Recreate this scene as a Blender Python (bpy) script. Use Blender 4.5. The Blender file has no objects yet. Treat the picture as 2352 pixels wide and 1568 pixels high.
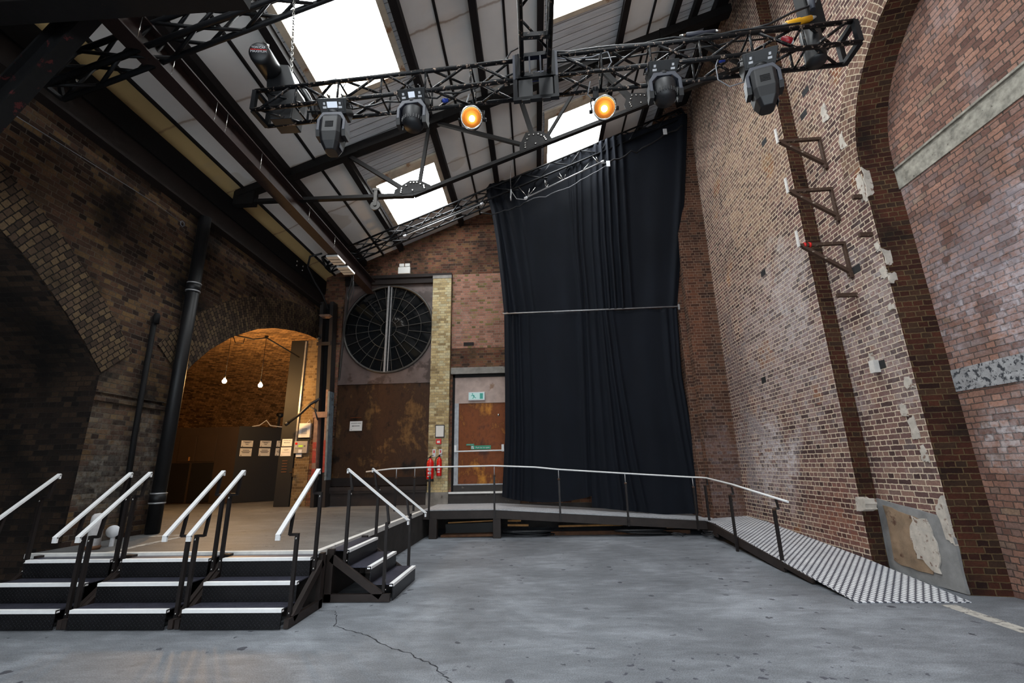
import bpy, bmesh, math, random
from mathutils import Vector, Matrix
random.seed(7)
PI = math.pi
V = Vector
scene = bpy.context.scene
COL = scene.collection

# ------------------------------------------------------------------ camera
cam_d = bpy.data.cameras.new('camera')
cam_d.sensor_width = 36.0
cam_d.lens = 1045.3 / 2352 * 36.0
cam_d.clip_start = 0.05
cam_d.clip_end = 200
cam = bpy.data.objects.new('camera', cam_d)
COL.objects.link(cam)
_r = V((0.99855, 0.05067, -0.01815)); _u = V((0.03094, -0.26442, 0.96391)); _b = V((0.04405, -0.96307, -0.26561))
cam.matrix_world = Matrix(((_r.x, _u.x, _b.x, 0), (_r.y, _u.y, _b.y, 0), (_r.z, _u.z, _b.z, 1.55), (0, 0, 0, 1)))
scene.camera = cam

# ------------------------------------------------------------------ mesh builder
class MB:
    def __init__(s):
        s.v = []; s.f = []; s.uv = []; s.mi = []; s.sm = []
    def face(s, pts, uv=None, mi=0, smooth=False):
        i0 = len(s.v)
        pts = [V(p) for p in pts]
        s.v += pts
        s.f.append(list(range(i0, i0 + len(pts))))
        if uv is None:
            n = V((0, 0, 0))
            for a in range(len(pts)):
                p, q = pts[a], pts[(a + 1) % len(pts)]
                n += p.cross(q)
            ax, ay, az = abs(n.x), abs(n.y), abs(n.z)
            if az >= ax and az >= ay: uv = [(p.x, p.y) for p in pts]
            elif ax >= ay: uv = [(p.y, p.z) for p in pts]
            else: uv = [(p.x, p.z) for p in pts]
        s.uv.append(uv); s.mi.append(mi); s.sm.append(smooth)
        return s
    def hexa(s, a, mi=0):
        # a: 8 corners, bottom ring 0-3 (ccw from above), top ring 4-7
        for q in ((3, 2, 1, 0), (4, 5, 6, 7), (0, 1, 5, 4), (1, 2, 6, 5), (2, 3, 7, 6), (3, 0, 4, 7)):
            s.face([a[i] for i in q], mi=mi)
        return s
    def box(s, x0, x1, y0, y1, z0, z1, mi=0, M=None):
        a = [V((x0, y0, z0)), V((x1, y0, z0)), V((x1, y1, z0)), V((x0, y1, z0)), V((x0, y0, z1)), V((x1, y0, z1)), V((x1, y1, z1)), V((x0, y1, z1))]
        if M: a = [M @ p for p in a]
        return s.hexa(a, mi)
    def bar(s, p0, p1, w, h, up=(0, 0, 1), mi=0):
        p0, p1 = V(p0), V(p1)
        d = (p1 - p0).normalized(); up = V(up)
        if abs(d.dot(up.normalized())) > .98: up = V((0, 1, 0)) if abs(d.y) < .9 else V((1, 0, 0))
        sx = d.cross(up).normalized() * (w / 2); sz = sx.cross(d).normalized() * (h / 2)
        a = [p0 - sx - sz, p0 + sx - sz, p1 + sx - sz, p1 - sx - sz, p0 - sx + sz, p0 + sx + sz, p1 + sx + sz, p1 - sx + sz]
        return s.hexa(a, mi)
    def tube(s, pts, r, n=8, mi=0, cap=True):
        pts = [V(p) for p in pts]
        k = len(pts); rings = []
        prev = None
        for i, p in enumerate(pts):
            d = (pts[min(i + 1, k - 1)] - pts[max(i - 1, 0)]).normalized()
            if prev is None:
                a = V((0, 0, 1)) if abs(d.z) < .9 else V((1, 0, 0))
                e = d.cross(a).normalized()
            else:
                e = (prev - d * prev.dot(d)).normalized()
            prev = e; g = d.cross(e)
            rr = r[i] if isinstance(r, (list, tuple)) else r
            rings.append([p + (e * math.cos(2 * PI * j / n) + g * math.sin(2 * PI * j / n)) * rr for j in range(n)])
        L = 0
        for i in range(k - 1):
            L2 = L + (pts[i + 1] - pts[i]).length
            for j in range(n):
                j2 = (j + 1) % n
                s.face([rings[i][j], rings[i][j2], rings[i + 1][j2], rings[i + 1][j]], uv=[(j * .05, L), (j * .05 + .05, L), (j * .05 + .05, L2), (j * .05, L2)], mi=mi, smooth=True)
            L = L2
        if cap:
            s.face(rings[0][::-1], mi=mi); s.face(rings[-1], mi=mi)
        return s
    def prism(s, poly, axis, a, b, mi=0):
        # poly: 2-D outline; axis: 'x' -> (y,z), 'y' -> (x,z), 'z' -> (x,y)
        def P(q, t):
            if axis == 'x': return (t, q[0], q[1])
            if axis == 'y': return (q[0], t, q[1])
            return (q[0], q[1], t)
        A = [P(q, a) for q in poly]; B = [P(q, b) for q in poly]
        s.face(A, mi=mi); s.face(B[::-1], mi=mi)
        for i in range(len(poly)):
            j = (i + 1) % len(poly)
            s.face([A[j], A[i], B[i], B[j]], mi=mi)
        return s
    def lathe(s, prof, c, axis=(0, 0, 1), n=20, mi=0, cap=True):
        ax = V(axis).normalized(); c = V(c)
        a = V((0, 0, 1)) if abs(ax.z) < .9 else V((1, 0, 0))
        e = ax.cross(a).normalized(); g = ax.cross(e)
        R = [[c + ax * h + (e * math.cos(2 * PI * j / n) + g * math.sin(2 * PI * j / n)) * r for j in range(n)] for r, h in prof]
        for i in range(len(prof) - 1):
            for j in range(n):
                j2 = (j + 1) % n
                s.face([R[i][j], R[i][j2], R[i + 1][j2], R[i + 1][j]], mi=mi, smooth=True)
        if cap and prof[0][0] > 1e-4: s.face(R[0][::-1], mi=mi)
        if cap and prof[-1][0] > 1e-4: s.face(R[-1], mi=mi)
        return s
    def build(s, name, mats, parent=None, bevel=0, merge=True):
        off = V((0, 0, 0))
        q = parent
        while q is not None:
            off += q.location; q = q.parent
        me = bpy.data.meshes.new(name)
        me.from_pydata([tuple(p - off) for p in s.v], [], s.f)
        uvl = me.uv_layers.new(name='UVMap')
        flat = []
        for u in s.uv:
            for c in u: flat += [c[0], c[1]]
        uvl.data.foreach_set('uv', flat)
        me.polygons.foreach_set('material_index', s.mi)
        me.polygons.foreach_set('use_smooth', s.sm)
        if not isinstance(mats, (list, tuple)): mats = [mats]
        for m in mats: me.materials.append(m)
        bm = bmesh.new(); bm.from_mesh(me)
        if merge: bmesh.ops.remove_doubles(bm, verts=bm.verts, dist=1e-5)
        bmesh.ops.recalc_face_normals(bm, faces=bm.faces)
        bm.to_mesh(me); bm.free()
        me.update()
        o = bpy.data.objects.new(name, me)
        COL.objects.link(o)
        if parent is not None: o.parent = parent
        if bevel:
            b = o.modifiers.new('bevel', 'BEVEL'); b.width = bevel; b.segments = 2; b.limit_method = 'ANGLE'
        return o

def _build_each(s, name, mats, parent=None):
    """Every loose piece becomes an object of its own."""
    key = lambda p: (round(p.x, 5), round(p.y, 5), round(p.z, 5))
    up = {}
    def find(a):
        while up.setdefault(a, a) != a: a = up[a]
        return a
    for f in s.f:
        ks = [key(s.v[i]) for i in f]
        for q in ks[1:]: up[find(q)] = find(ks[0])
    groups = {}
    for k, f in enumerate(s.f): groups.setdefault(find(key(s.v[f[0]])), []).append(k)
    for fs in groups.values():
        m = MB()
        for k in fs: m.face([s.v[i] for i in s.f[k]], s.uv[k], s.mi[k], s.sm[k])
        m.build(name, mats, parent)
MB.each = _build_each

def tag(o, label=None, cat=None, group=None, kind=None):
    if label: o['label'] = label
    if cat: o['category'] = cat
    if group: o['group'] = group
    if kind: o['kind'] = kind
    return o

def recentre(o):
    """Put the origin of a one-mesh thing at the middle of its underside."""
    vs = [v.co.copy() for v in o.data.vertices]
    lo = V((min(v.x for v in vs), min(v.y for v in vs), min(v.z for v in vs)))
    hi = V((max(v.x for v in vs), max(v.y for v in vs), max(v.z for v in vs)))
    c = V(((lo.x + hi.x) / 2, (lo.y + hi.y) / 2, lo.z))
    for v in o.data.vertices: v.co -= c
    o.location = c
    return o

def thing(name, label, cat, loc=(0, 0, 0), group=None, kind=None):
    o = bpy.data.objects.new(name, None)
    o.empty_display_size = .1
    COL.objects.link(o)
    o.location = loc
    return tag(o, label, cat, group, kind)

def single(name, mb, mats, label, cat, group=None, kind=None, bevel=0):
    o = mb.build(name, mats, None, bevel)
    recentre(o)
    return tag(o, label, cat, group, kind)

def dup(root, loc, label=None, rotz=None):
    r = root.copy(); COL.objects.link(r); r.location = loc
    if rotz is not None: r.rotation_euler = (root.rotation_euler.x, root.rotation_euler.y, rotz)
    if label: r['label'] = label
    for ch in list(root.children):
        c = ch.copy(); COL.objects.link(c); c.parent = r
        for g in ch.children:
            d = g.copy(); COL.objects.link(d); d.parent = c
    return r

def text(name, body, size, M, mat, parent, align='CENTER', ext=.0008):
    cu = bpy.data.curves.new(name, 'FONT')
    cu.body = body; cu.size = size; cu.align_x = align; cu.align_y = 'CENTER'; cu.extrude = ext
    t = bpy.data.objects.new(name + '_tmp', cu)
    COL.objects.link(t)
    bpy.context.view_layer.update()
    dg = bpy.context.evaluated_depsgraph_get()
    me = bpy.data.meshes.new_from_object(t.evaluated_get(dg))
    bpy.data.objects.remove(t)
    off = V((0, 0, 0)); q = parent
    while q is not None:
        off += q.location; q = q.parent
    me.transform(M)
    me.transform(Matrix.Translation(-off))
    me.materials.clear(); me.materials.append(mat)
    o = bpy.data.objects.new(name, me); COL.objects.link(o)
    o.parent = parent
    return o

def facing_cam(x, y, z):
    """Frame for writing on a surface that faces -y."""
    return Matrix(((1, 0, 0, x), (0, 0, -1, y), (0, 1, 0, z), (0, 0, 0, 1)))

# ------------------------------------------------------------------ materials
class NT:
    def __init__(s, name):
        s.m = bpy.data.materials.new(name); s.m.use_nodes = True
        s.t = s.m.node_tree; s.t.nodes.clear()
        s.out = s.t.nodes.new('ShaderNodeOutputMaterial')
        s.b = s.t.nodes.new('ShaderNodeBsdfPrincipled')
        s.t.links.new(s.b.outputs[0], s.out.inputs[0])
    def put(s, sock, val):
        if isinstance(val, bpy.types.NodeSocket): s.t.links.new(val, sock)
        elif isinstance(val, (tuple, list)):
            sock.default_value = (*val, 1.0) if len(val) == 3 and len(sock.default_value) == 4 else val
        else: sock.default_value = val
    def math(s, op, a, b=None, c=None, clamp=False):
        n = s.t.nodes.new('ShaderNodeMath'); n.operation = op; n.use_clamp = clamp
        for i, q in enumerate((a, b, c)):
            if q is not None: s.put(n.inputs[i], q)
        return n.outputs[0]
    def uv(s):
        n = s.t.nodes.new('ShaderNodeUVMap'); n.uv_map = 'UVMap'; return n.outputs[0]
    def obj(s):
        return s.t.nodes.new('ShaderNodeTexCoord').outputs['Object']
    def scale(s, vec, sc):
        n = s.t.nodes.new('ShaderNodeMapping'); s.put(n.inputs[0], vec); n.inputs[3].default_value = sc; return n.outputs[0]
    def sep(s, vec):
        n = s.t.nodes.new('ShaderNodeSeparateXYZ'); s.put(n.inputs[0], vec); return n.outputs
    def comb(s, x, y, z=0.0):
        n = s.t.nodes.new('ShaderNodeCombineXYZ')
        for i, q in enumerate((x, y, z)): s.put(n.inputs[i], q)
        return n.outputs[0]
    def noise(s, vec, sc, det=4, rough=.55, dist=0.0):
        n = s.t.nodes.new('ShaderNodeTexNoise'); s.put(n.inputs['Vector'], vec)
        n.inputs['Scale'].default_value = sc; n.inputs['Detail'].default_value = det; n.inputs['Roughness'].default_value = rough
        n.inputs['Distortion'].default_value = dist
        return n.outputs[0]
    def white(s, vec):
        n = s.t.nodes.new('ShaderNodeTexWhiteNoise'); n.noise_dimensions = '2D'; s.put(n.inputs[0], vec); return n.outputs[0]
    def ramp(s, f, stops, interp='LINEAR'):
        n = s.t.nodes.new('ShaderNodeValToRGB'); s.put(n.inputs[0], f)
        e = n.color_ramp; e.interpolation = interp
        while len(e.elements) < len(stops): e.elements.new(.5)
        for el, (p, c) in zip(e.elements, stops):
            el.position = p; el.color = (*c, 1) if len(c) == 3 else c
        return n.outputs[0]
    def smooth(s, x, a, b):
        n = s.t.nodes.new('ShaderNodeMapRange'); n.interpolation_type = 'SMOOTHSTEP'
        s.put(n.inputs[0], x); n.inputs[1].default_value = a; n.inputs[2].default_value = b
        return n.outputs[0]
    def mix(s, f, a, b, blend='MIX'):
        n = s.t.nodes.new('ShaderNodeMix'); n.data_type = 'RGBA'; n.blend_type = blend
        s.put(n.inputs['Factor'], f); s.put(n.inputs[6], a); s.put(n.inputs[7], b)
        return n.outputs[2]
    def bump(s, h, st=.5, d=.01):
        n = s.t.nodes.new('ShaderNodeBump'); s.put(n.inputs['Height'], h)
        n.inputs['Strength'].default_value = st; n.inputs['Distance'].default_value = d
        s.t.links.new(n.outputs[0], s.b.inputs['Normal'])
    def set(s, **k):
        names = dict(col='Base Color', rough='Roughness', metal='Metallic', emis='Emission Color', estr='Emission Strength', spec='Specular IOR Level', sheen='Sheen Weight', trans='Transmission Weight', ior='IOR')
        for a, q in k.items(): s.put(s.b.inputs[names[a]], q)
        return s

def plain(name, col, rough=.6, metal=0.0, var=.25, sc=6.0, spec=.5, bump=0.0, grime=None):
    """A painted or metal surface with a little mottling."""
    n = NT(name); o = n.obj()
    f = n.noise(o, sc, 5, .6)
    lo = tuple(c * (1 - var) for c in col); hi = tuple(min(1, c * (1 + var)) for c in col)
    c = n.ramp(f, [(.3, lo), (.7, hi)])
    if grime:
        g = n.noise(o, grime[1], 6, .65)
        c = n.mix(n.smooth(g, grime[2], grime[2] + .08), c, grime[0])
    n.set(col=c, rough=rough, metal=metal, spec=spec)
    if bump: n.bump(n.noise(o, 60, 3), bump, .003)
    return n.m

def emit(name, col, st):
    n = NT(name); n.set(col=(0, 0, 0), emis=col, estr=st); return n.m

def brick(name, ramp, mortar, mort=.011, bl=.23, bh=.076, eng=True, white=None, soot=None, patch=None, rough=.92, bump=.7, warp=.022, mvar=.45, spots=()):
    n = NT(name); uv = n.uv(); s = n.sep(uv)
    w1 = n.noise(n.scale(uv, (1, 1, 1)), 7, 4, .6); w2 = n.noise(n.scale(uv, (1.3, 1.1, 1)), 9, 4, .6)
    u = n.math('ADD', s[0], n.math('MULTIPLY', n.math('SUBTRACT', w1, .5), warp))
    v = n.math('ADD', s[1], n.math('MULTIPLY', n.math('SUBTRACT', w2, .5), warp))
    vv = n.math('DIVIDE', v, bh); row = n.math('FLOOR', vv); fv = n.math('FRACT', vv)
    m = n.math('FLOORED_MODULO', row, 2.0)
    if eng:
        w = n.math('MULTIPLY', n.math('SUBTRACT', 1.0, n.math('MULTIPLY', m, .5)), bl)
        offs = n.math('MULTIPLY', m, bl * .25)
    else:
        w = bl; offs = n.math('MULTIPLY', m, bl * .5)
    uu = n.math('DIVIDE', n.math('ADD', u, offs), w); colm = n.math('FLOOR', uu); fu = n.math('FRACT', uu)
    du = n.math('MULTIPLY', n.math('MINIMUM', fu, n.math('SUBTRACT', 1.0, fu)), w)
    dv = n.math('MULTIPLY', n.math('MINIMUM', fv, n.math('SUBTRACT', 1.0, fv)), bh)
    rag = n.noise(uv, 34, 5, .65)
    d = n.math('ADD', n.math('MINIMUM', du, dv), n.math('MULTIPLY', n.math('SUBTRACT', rag, .5), .017))
    mask = n.smooth(d, mort * .3, mort * .75)
    rnd = n.white(n.comb(colm, row))
    grain = n.noise(uv, 38, 6, .65)
    big = n.noise(uv, .55, 4, .55)
    t = n.math('ADD', n.math('MULTIPLY', rnd, .8), n.math('MULTIPLY', big, .2))
    bc = n.ramp(t, ramp)
    if patch:   # a second set of bricks laid in irregular repaired areas
        bc2 = n.ramp(rnd, patch[0])
        pm = n.noise(uv, patch[1], 2, .4)
        bc = n.mix(n.smooth(pm, patch[2], patch[2] + .04), bc, bc2)
    tone = n.math('ADD', n.math('MULTIPLY', n.noise(uv, 1.3, 8, .68, .3), 1.1), .45)
    g = n.math('MULTIPLY', n.math('ADD', n.math('MULTIPLY', grain, 1.5), .25), tone)
    bc = n.mix(1.0, bc, n.comb(g, g, g), 'MULTIPLY')
    mg = n.math('ADD', n.math('MULTIPLY', n.noise(uv, 3.0, 5, .6), mvar * 2), 1 - mvar)
    mc = n.mix(1.0, mortar, n.comb(mg, mg, mg), 'MULTIPLY')
    c = n.mix(mask, mc, bc)
    if soot:
        sn = n.noise(uv, soot[1], 6, .6, .3)
        c = n.mix(n.math('MULTIPLY', n.smooth(sn, soot[2], soot[2] + .22), soot[3]), c, soot[0])
    if white:
        wn = n.noise(n.scale(uv, (1, .75, 1)), white[1], 7, .68, .4)
        wf = n.math('MULTIPLY', n.smooth(wn, white[2], white[2] + .25), white[3])
        wf = n.math('MULTIPLY', wf, n.math('ADD', .55, n.math('MULTIPLY', rnd, .6)), clamp=True)
        c = n.mix(wf, c, white[0])
    if spots:
        wob = n.noise(uv, 1.7, 7, .7, .5)
        for (su, sv, ru, rv, colr, stg) in spots:     # weathered areas with a ragged outline of their own
            a = n.math('DIVIDE', n.math('SUBTRACT', s[0], su), ru); b = n.math('DIVIDE', n.math('SUBTRACT', s[1], sv), rv)
            dd = n.math('SQRT', n.math('ADD', n.math('MULTIPLY', a, a), n.math('MULTIPLY', b, b)))
            dd = n.math('ADD', dd, n.math('MULTIPLY', n.math('SUBTRACT', wob, .5), 3.2))
            ff = n.math('MULTIPLY', n.smooth(dd, 1.15, .35), stg)
            ff = n.math('MULTIPLY', ff, n.math('MULTIPLY', n.math('ADD', .35, n.math('MULTIPLY', rnd, .9)), n.smooth(n.noise(uv, 16, 5, .7), .30, .62)), clamp=True)
            c = n.mix(ff, c, colr)
    n.set(col=c, rough=rough, spec=.25)
    h = n.math('ADD', n.math('MULTIPLY', mask, n.math('ADD', .75, n.math('MULTIPLY', rnd, .25))), n.math('MULTIPLY', grain, .35))
    n.bump(h, bump, .012)
    return n.m

def wear_metal(name, base, wear, rough=.45, thr=.62, sc=14, metal=.3):
    n = NT(name); o = n.obj()
    f = n.noise(o, sc, 8, .72)
    c = n.mix(n.smooth(f, thr, thr + .04), base, wear)
    n.set(col=c, rough=n.math('ADD', n.math('MULTIPLY', f, .3), rough - .1), metal=metal * .3, spec=.28)
    return n.m
# ------------------------------------------------------------------ material list
M = {}
def srgb(r, g, b):
    f = lambda c: (c / 255 / 12.92) if c / 255 <= .04045 else ((c / 255 + .055) / 1.055) ** 2.4
    return (f(r), f(g), f(b))
S = srgb
M['brick_far'] = brick('purple_brown_brick', [(.0, S(42, 32, 33)), (.2, S(80, 60, 58)), (.45, S(108, 82, 78)), (.62, S(120, 90, 84)), (.78, S(138, 110, 98)), (.92, S(86, 74, 74))],
    S(208, 190, 168), mort=.014, white=(S(184, 176, 172), .8, .60, .4), soot=(S(38, 30, 28), .45, .55, .6), patch=([(.0, S(112, 66, 50)), (.5, S(138, 98, 70)), (1, S(84, 58, 50))], .9, .66), bump=.7, mvar=.5,
    spots=[(9.0, 3.6, 2.6, 2.0, S(176, 166, 168), .5), (10.1, 1.7, 1.5, 1.1, S(206, 200, 204), .75), (11.0, 3.0, 1.2, 2.6, S(64, 52, 56), .7), (8.6, 7.6, 1.9, 2.6, S(168, 142, 108), .35), (8.2, 4.6, .8, 1.2, S(190, 184, 184), .5), (8.0, .75, 1.2, .55, S(132, 72, 48), .6), (6.5, 3.4, .6, 1.6, S(178, 170, 168), .45), (9.5, 10.6, 3.5, 1.4, S(34, 27, 25), .75)])
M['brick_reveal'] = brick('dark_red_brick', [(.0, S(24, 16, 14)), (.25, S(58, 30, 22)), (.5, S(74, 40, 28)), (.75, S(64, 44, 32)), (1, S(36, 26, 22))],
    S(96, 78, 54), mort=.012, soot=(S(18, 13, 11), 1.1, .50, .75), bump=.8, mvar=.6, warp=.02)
M['brick_pink'] = brick('pink_red_brick', [(.0, S(78, 56, 52)), (.3, S(132, 98, 86)), (.6, S(152, 114, 98)), (.85, S(118, 96, 90)), (1, S(176, 146, 112))],
    S(88, 76, 70), mort=.011, eng=True, white=(S(196, 190, 194), .75, .52, .5), soot=(S(58, 48, 48), .6, .54, .6), patch=([(.0, S(142, 82, 60)), (1, S(156, 102, 76))], .5, .60), bump=1.0, warp=.03,
    spots=[(4.9, 3.7, 1.6, 1.2, S(196, 190, 198), .62), (5.2, 1.9, .9, .5, S(206, 202, 206), .6), (5.4, 4.6, .7, 1.0, S(92, 78, 80), .6)])
M['brick_sooty'] = brick('soot_blackened_brick', [(.0, S(20, 14, 12)), (.3, S(54, 38, 30)), (.55, S(80, 57, 43)), (.75, S(100, 78, 50)), (.9, S(60, 45, 37)), (1, S(116, 90, 54))],
    S(84, 74, 64), mort=.010, white=(S(118, 112, 102), 1.3, .62, .35), soot=(S(9, 7, 6), .6, .42, .85), bump=1.0, warp=.024, mvar=.8,
    spots=[(7.0, 1.5, 1.0, 1.1, S(112, 110, 104), .55), (6.6, 2.6, .6, .8, S(96, 90, 78), .4)])
M['brick_soot_shade'] = brick('shaded_soot_vault_brick', [(.0, S(12, 9, 8)), (.3, S(30, 22, 18)), (.6, S(46, 34, 26)), (.85, S(58, 44, 32)), (1, S(36, 28, 24))],
    S(40, 34, 30), mort=.010, soot=(S(7, 6, 5), .6, .44, .85), bump=1.0)  # darker copy of the sooty brick; the near vault's shade is painted in
M['brick_arch'] = brick('soot_stained_arch_brick', [(.0, S(36, 28, 24)), (.4, S(80, 64, 50)), (.7, S(100, 83, 60)), (1, S(66, 53, 44))],
    S(24, 20, 18), mort=.011, bl=.116, bh=.078, eng=False, soot=(S(14, 11, 9), .9, .46, .75), bump=1.0, warp=.02, mvar=.6)
M['brick_ring'] = brick('header_brick', [(.0, S(62, 46, 42)), (.5, S(108, 82, 72)), (1, S(132, 106, 88))], S(186, 168, 146), mort=.013, bl=.12, bh=.08, eng=False, bump=.7, warp=.02)
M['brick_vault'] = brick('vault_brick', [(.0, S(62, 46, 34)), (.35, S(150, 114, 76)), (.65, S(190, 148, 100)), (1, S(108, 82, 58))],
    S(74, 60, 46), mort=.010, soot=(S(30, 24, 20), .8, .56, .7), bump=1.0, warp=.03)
M['brick_back'] = brick('mixed_red_brick', [(.0, S(34, 24, 21)), (.22, S(92, 56, 42)), (.45, S(118, 78, 58)), (.62, S(106, 78, 52)), (.8, S(74, 52, 40)), (1, S(44, 34, 31))],
    S(104, 90, 78), mort=.010, soot=(S(22, 17, 15), .5, .48, .75), patch=([(.0, S(118, 76, 60)), (.6, S(136, 94, 76)), (.85, S(104, 92, 60)), (1, S(112, 72, 56))], .42, .58), bump=.8, warp=.02, mvar=.6,
    spots=[(-4.6, 8.0, 2.2, .9, S(20, 16, 14), .7)])
M['brick_red'] = brick('pale_red_brick', [(.0, S(92, 66, 50)), (.3, S(144, 100, 84)), (.7, S(160, 114, 96)), (.86, S(112, 96, 58)), (.93, S(48, 36, 32)), (1, S(132, 90, 74))],
    S(138, 122, 110), mort=.011, eng=True, white=(S(190, 178, 170), .8, .56, .45), bump=.7, warp=.02, mvar=.5, soot=(S(60, 44, 38), .8, .60, .5))
M['brick_yellow'] = brick('yellow_stock_brick', [(.0, S(104, 86, 62)), (.3, S(164, 144, 104)), (.6, S(192, 172, 128)), (.85, S(186, 176, 142)), (1, S(116, 100, 80))],
    S(164, 150, 124), mort=.009, soot=(S(70, 56, 42), 1.5, .54, .6), bump=.8, warp=.025, mvar=.5)
M['brick_stock'] = brick('brown_stock_brick', [(.0, S(70, 56, 38)), (.4, S(106, 86, 58)), (.75, S(120, 100, 70)), (1, S(76, 60, 44))], S(128, 112, 90), mort=.010, soot=(S(70, 54, 40), 1.5, .56, .6), bump=.7, warp=.02)
M['brick_pier'] = brick('orange_pier_brick', [(.0, S(40, 27, 23)), (.3, S(82, 54, 42)), (.6, S(98, 66, 50)), (.8, S(70, 52, 44)), (1, S(38, 30, 28))],
    S(126, 104, 88), mort=.012, white=(S(150, 136, 132), .9, .56, .5), soot=(S(34, 26, 24), .6, .52, .65), bump=.9, warp=.025, mvar=.5,
    spots=[(4.4, 1.2, .6, 1.6, S(128, 112, 112), .55), (4.2, 5.2, .4, 1.6, S(112, 60, 36), .4)])

def floor_mat(name, base, light):
    n = NT(name); o = n.obj()
    a = n.noise(o, .55, 6, .6, .6); b = n.noise(n.scale(o, (1.2, 3.0, 1)), 1.6, 6, .65, .4); f = n.noise(o, 90, 3, .6)
    c = n.ramp(n.math('ADD', n.math('MULTIPLY', a, .6), n.math('MULTIPLY', b, .4)), [(.34, tuple(x * .66 for x in base)), (.5, base), (.64, light)])
    g = n.math('ADD', n.math('MULTIPLY', n.smooth(f, .32, .68), .5), .75)
    c = n.mix(1.0, c, n.comb(g, g, g), 'MULTIPLY')
    m2 = n.noise(n.scale(o, (.8, 2.2, 1)), 5.5, 7, .75, .6)
    g2 = n.math('ADD', n.math('MULTIPLY', m2, .8), .6)
    c = n.mix(1.0, c, n.comb(g2, g2, g2), 'MULTIPLY')
    # worn flecks: small dark chips and pale scuffs
    v = n.t.nodes.new('ShaderNodeTexVoronoi'); v.inputs['Scale'].default_value = 6.0
    wrp = n.t.nodes.new('ShaderNodeVectorMath'); wrp.operation = 'ADD'
    nz = n.t.nodes.new('ShaderNodeTexNoise'); nz.inputs['Scale'].default_value = 16; nz.inputs['Detail'].default_value = 5
    n.t.links.new(o, nz.inputs['Vector'])
    sc = n.t.nodes.new('ShaderNodeVectorMath'); sc.operation = 'SCALE'; sc.inputs['Scale'].default_value = .10
    n.t.links.new(nz.outputs['Color'], sc.inputs[0]); n.t.links.new(o, wrp.inputs[0]); n.t.links.new(sc.outputs[0], wrp.inputs[1])
    n.t.links.new(wrp.outputs[0], v.inputs['Vector'])
    keep = n.math('GREATER_THAN', n.sep(v.outputs['Color'])[0], .30)
    area = n.smooth(n.noise(n.scale(o, (1, 1, 1)), .42, 2), .40, .52)
    rad = n.math('MULTIPLY', n.math('POWER', n.sep(v.outputs['Color'])[1], 2.6), .25)
    chip = n.math('MULTIPLY', n.math('MULTIPLY', n.math('LESS_THAN', v.outputs['Distance'], n.math('ADD', rad, .03)), keep), area)
    c = n.mix(n.math('MULTIPLY', chip, .8), c, S(50, 50, 60))
    # a worn area of clustered small chips
    v2 = n.t.nodes.new('ShaderNodeTexVoronoi'); v2.inputs['Scale'].default_value = 13.0
    n.t.links.new(wrp.outputs[0], v2.inputs['Vector'])
    so = n.sep(o)
    zx = n.math('DIVIDE', n.math('SUBTRACT', so[0], 1.3), 2.6); zy = n.math('DIVIDE', n.math('SUBTRACT', so[1], 3.5), 1.25)
    zd = n.math('ADD', n.math('SQRT', n.math('ADD', n.math('MULTIPLY', zx, zx), n.math('MULTIPLY', zy, zy))), n.math('MULTIPLY', n.math('SUBTRACT', n.noise(o, 2.2, 3, .6), .5), 2.4))
    zone = n.smooth(zd, 1.0, .7)
    rad2 = n.math('ADD', n.math('MULTIPLY', n.math('POWER', n.sep(v2.outputs['Color'])[1], 1.8), .42), .02)
    chip2 = n.math('MULTIPLY', n.math('MULTIPLY', n.math('LESS_THAN', v2.outputs['Distance'], rad2), n.math('GREATER_THAN', n.sep(v2.outputs['Color'])[0], .45)), zone)
    c = n.mix(n.math('MULTIPLY', chip2, .75), c, S(58, 58, 70))
    fl_ = n.noise(o, 55, 2, .7)
    c = n.mix(n.math('MULTIPLY', n.smooth(fl_, .70, .74), .45), c, S(190, 194, 200))
    pale = n.smooth(n.noise(o, 2.4, 7, .7, .8), .70, .78)
    c = n.mix(n.math('MULTIPLY', pale, .45), c, S(176, 180, 186))
    n.set(col=c, rough=n.math('ADD', .42, n.math('MULTIPLY', a, .3)), spec=.4)
    n.bump(n.noise(o, 120, 3), .15, .002)
    return n.m
M['floor'] = floor_mat('grey_painted_concrete', S(116, 120, 126), S(144, 149, 156))
M['slab'] = floor_mat('worn_concrete', S(96, 96, 96), S(118, 117, 115))
M['concrete'] = plain('bare_concrete', S(128, 124, 118), .9, var=.35, sc=3, bump=.5, grime=(S(70, 64, 58), 2.2, .58))
M['concrete_rough'] = plain('pitted_concrete', S(142, 138, 128), .95, var=.5, sc=9, bump=1.0, grime=(S(72, 66, 60), 14, .62))
M['concrete_black'] = plain('blackened_concrete', S(150, 150, 152), .95, var=.3, sc=12, bump=1.0, grime=(S(52, 54, 60), 16, .50))
M['concrete_dark'] = plain('stained_dark_concrete', S(56, 52, 50), .85, var=.4, sc=2.5, bump=.4, grime=(S(104, 98, 90), 4, .64))
M['plaster'] = plain('cream_plaster', S(186, 178, 168), .95, var=.22, sc=9, bump=.6, grime=(S(116, 92, 80), 11, .57))
M['plaster_grey'] = plain('grey_render', S(132, 132, 132), .95, var=.25, sc=4, bump=.5)
M['plaster_brown'] = plain('brown_decayed_plaster', S(140, 118, 96), .95, var=.3, sc=5, bump=1.0, grime=(S(92, 64, 50), 4, .56))
M['black'] = wear_metal('black_painted_steel', S(22, 23, 26), S(92, 88, 84), .42, .69, 16)
M['black_worn'] = wear_metal('chipped_black_truss_paint', S(15, 16, 19), S(168, 146, 130), .38, .575, 24, .4)
M['truss_old'] = wear_metal('old_black_roof_steel', S(19, 17, 17), S(48, 37, 33), .6, .64, 9, .1)
M['truss_red'] = wear_metal('flaking_red_black_steel', S(9, 9, 11), S(70, 26, 26), .7, .58, 6, .1)
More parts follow.
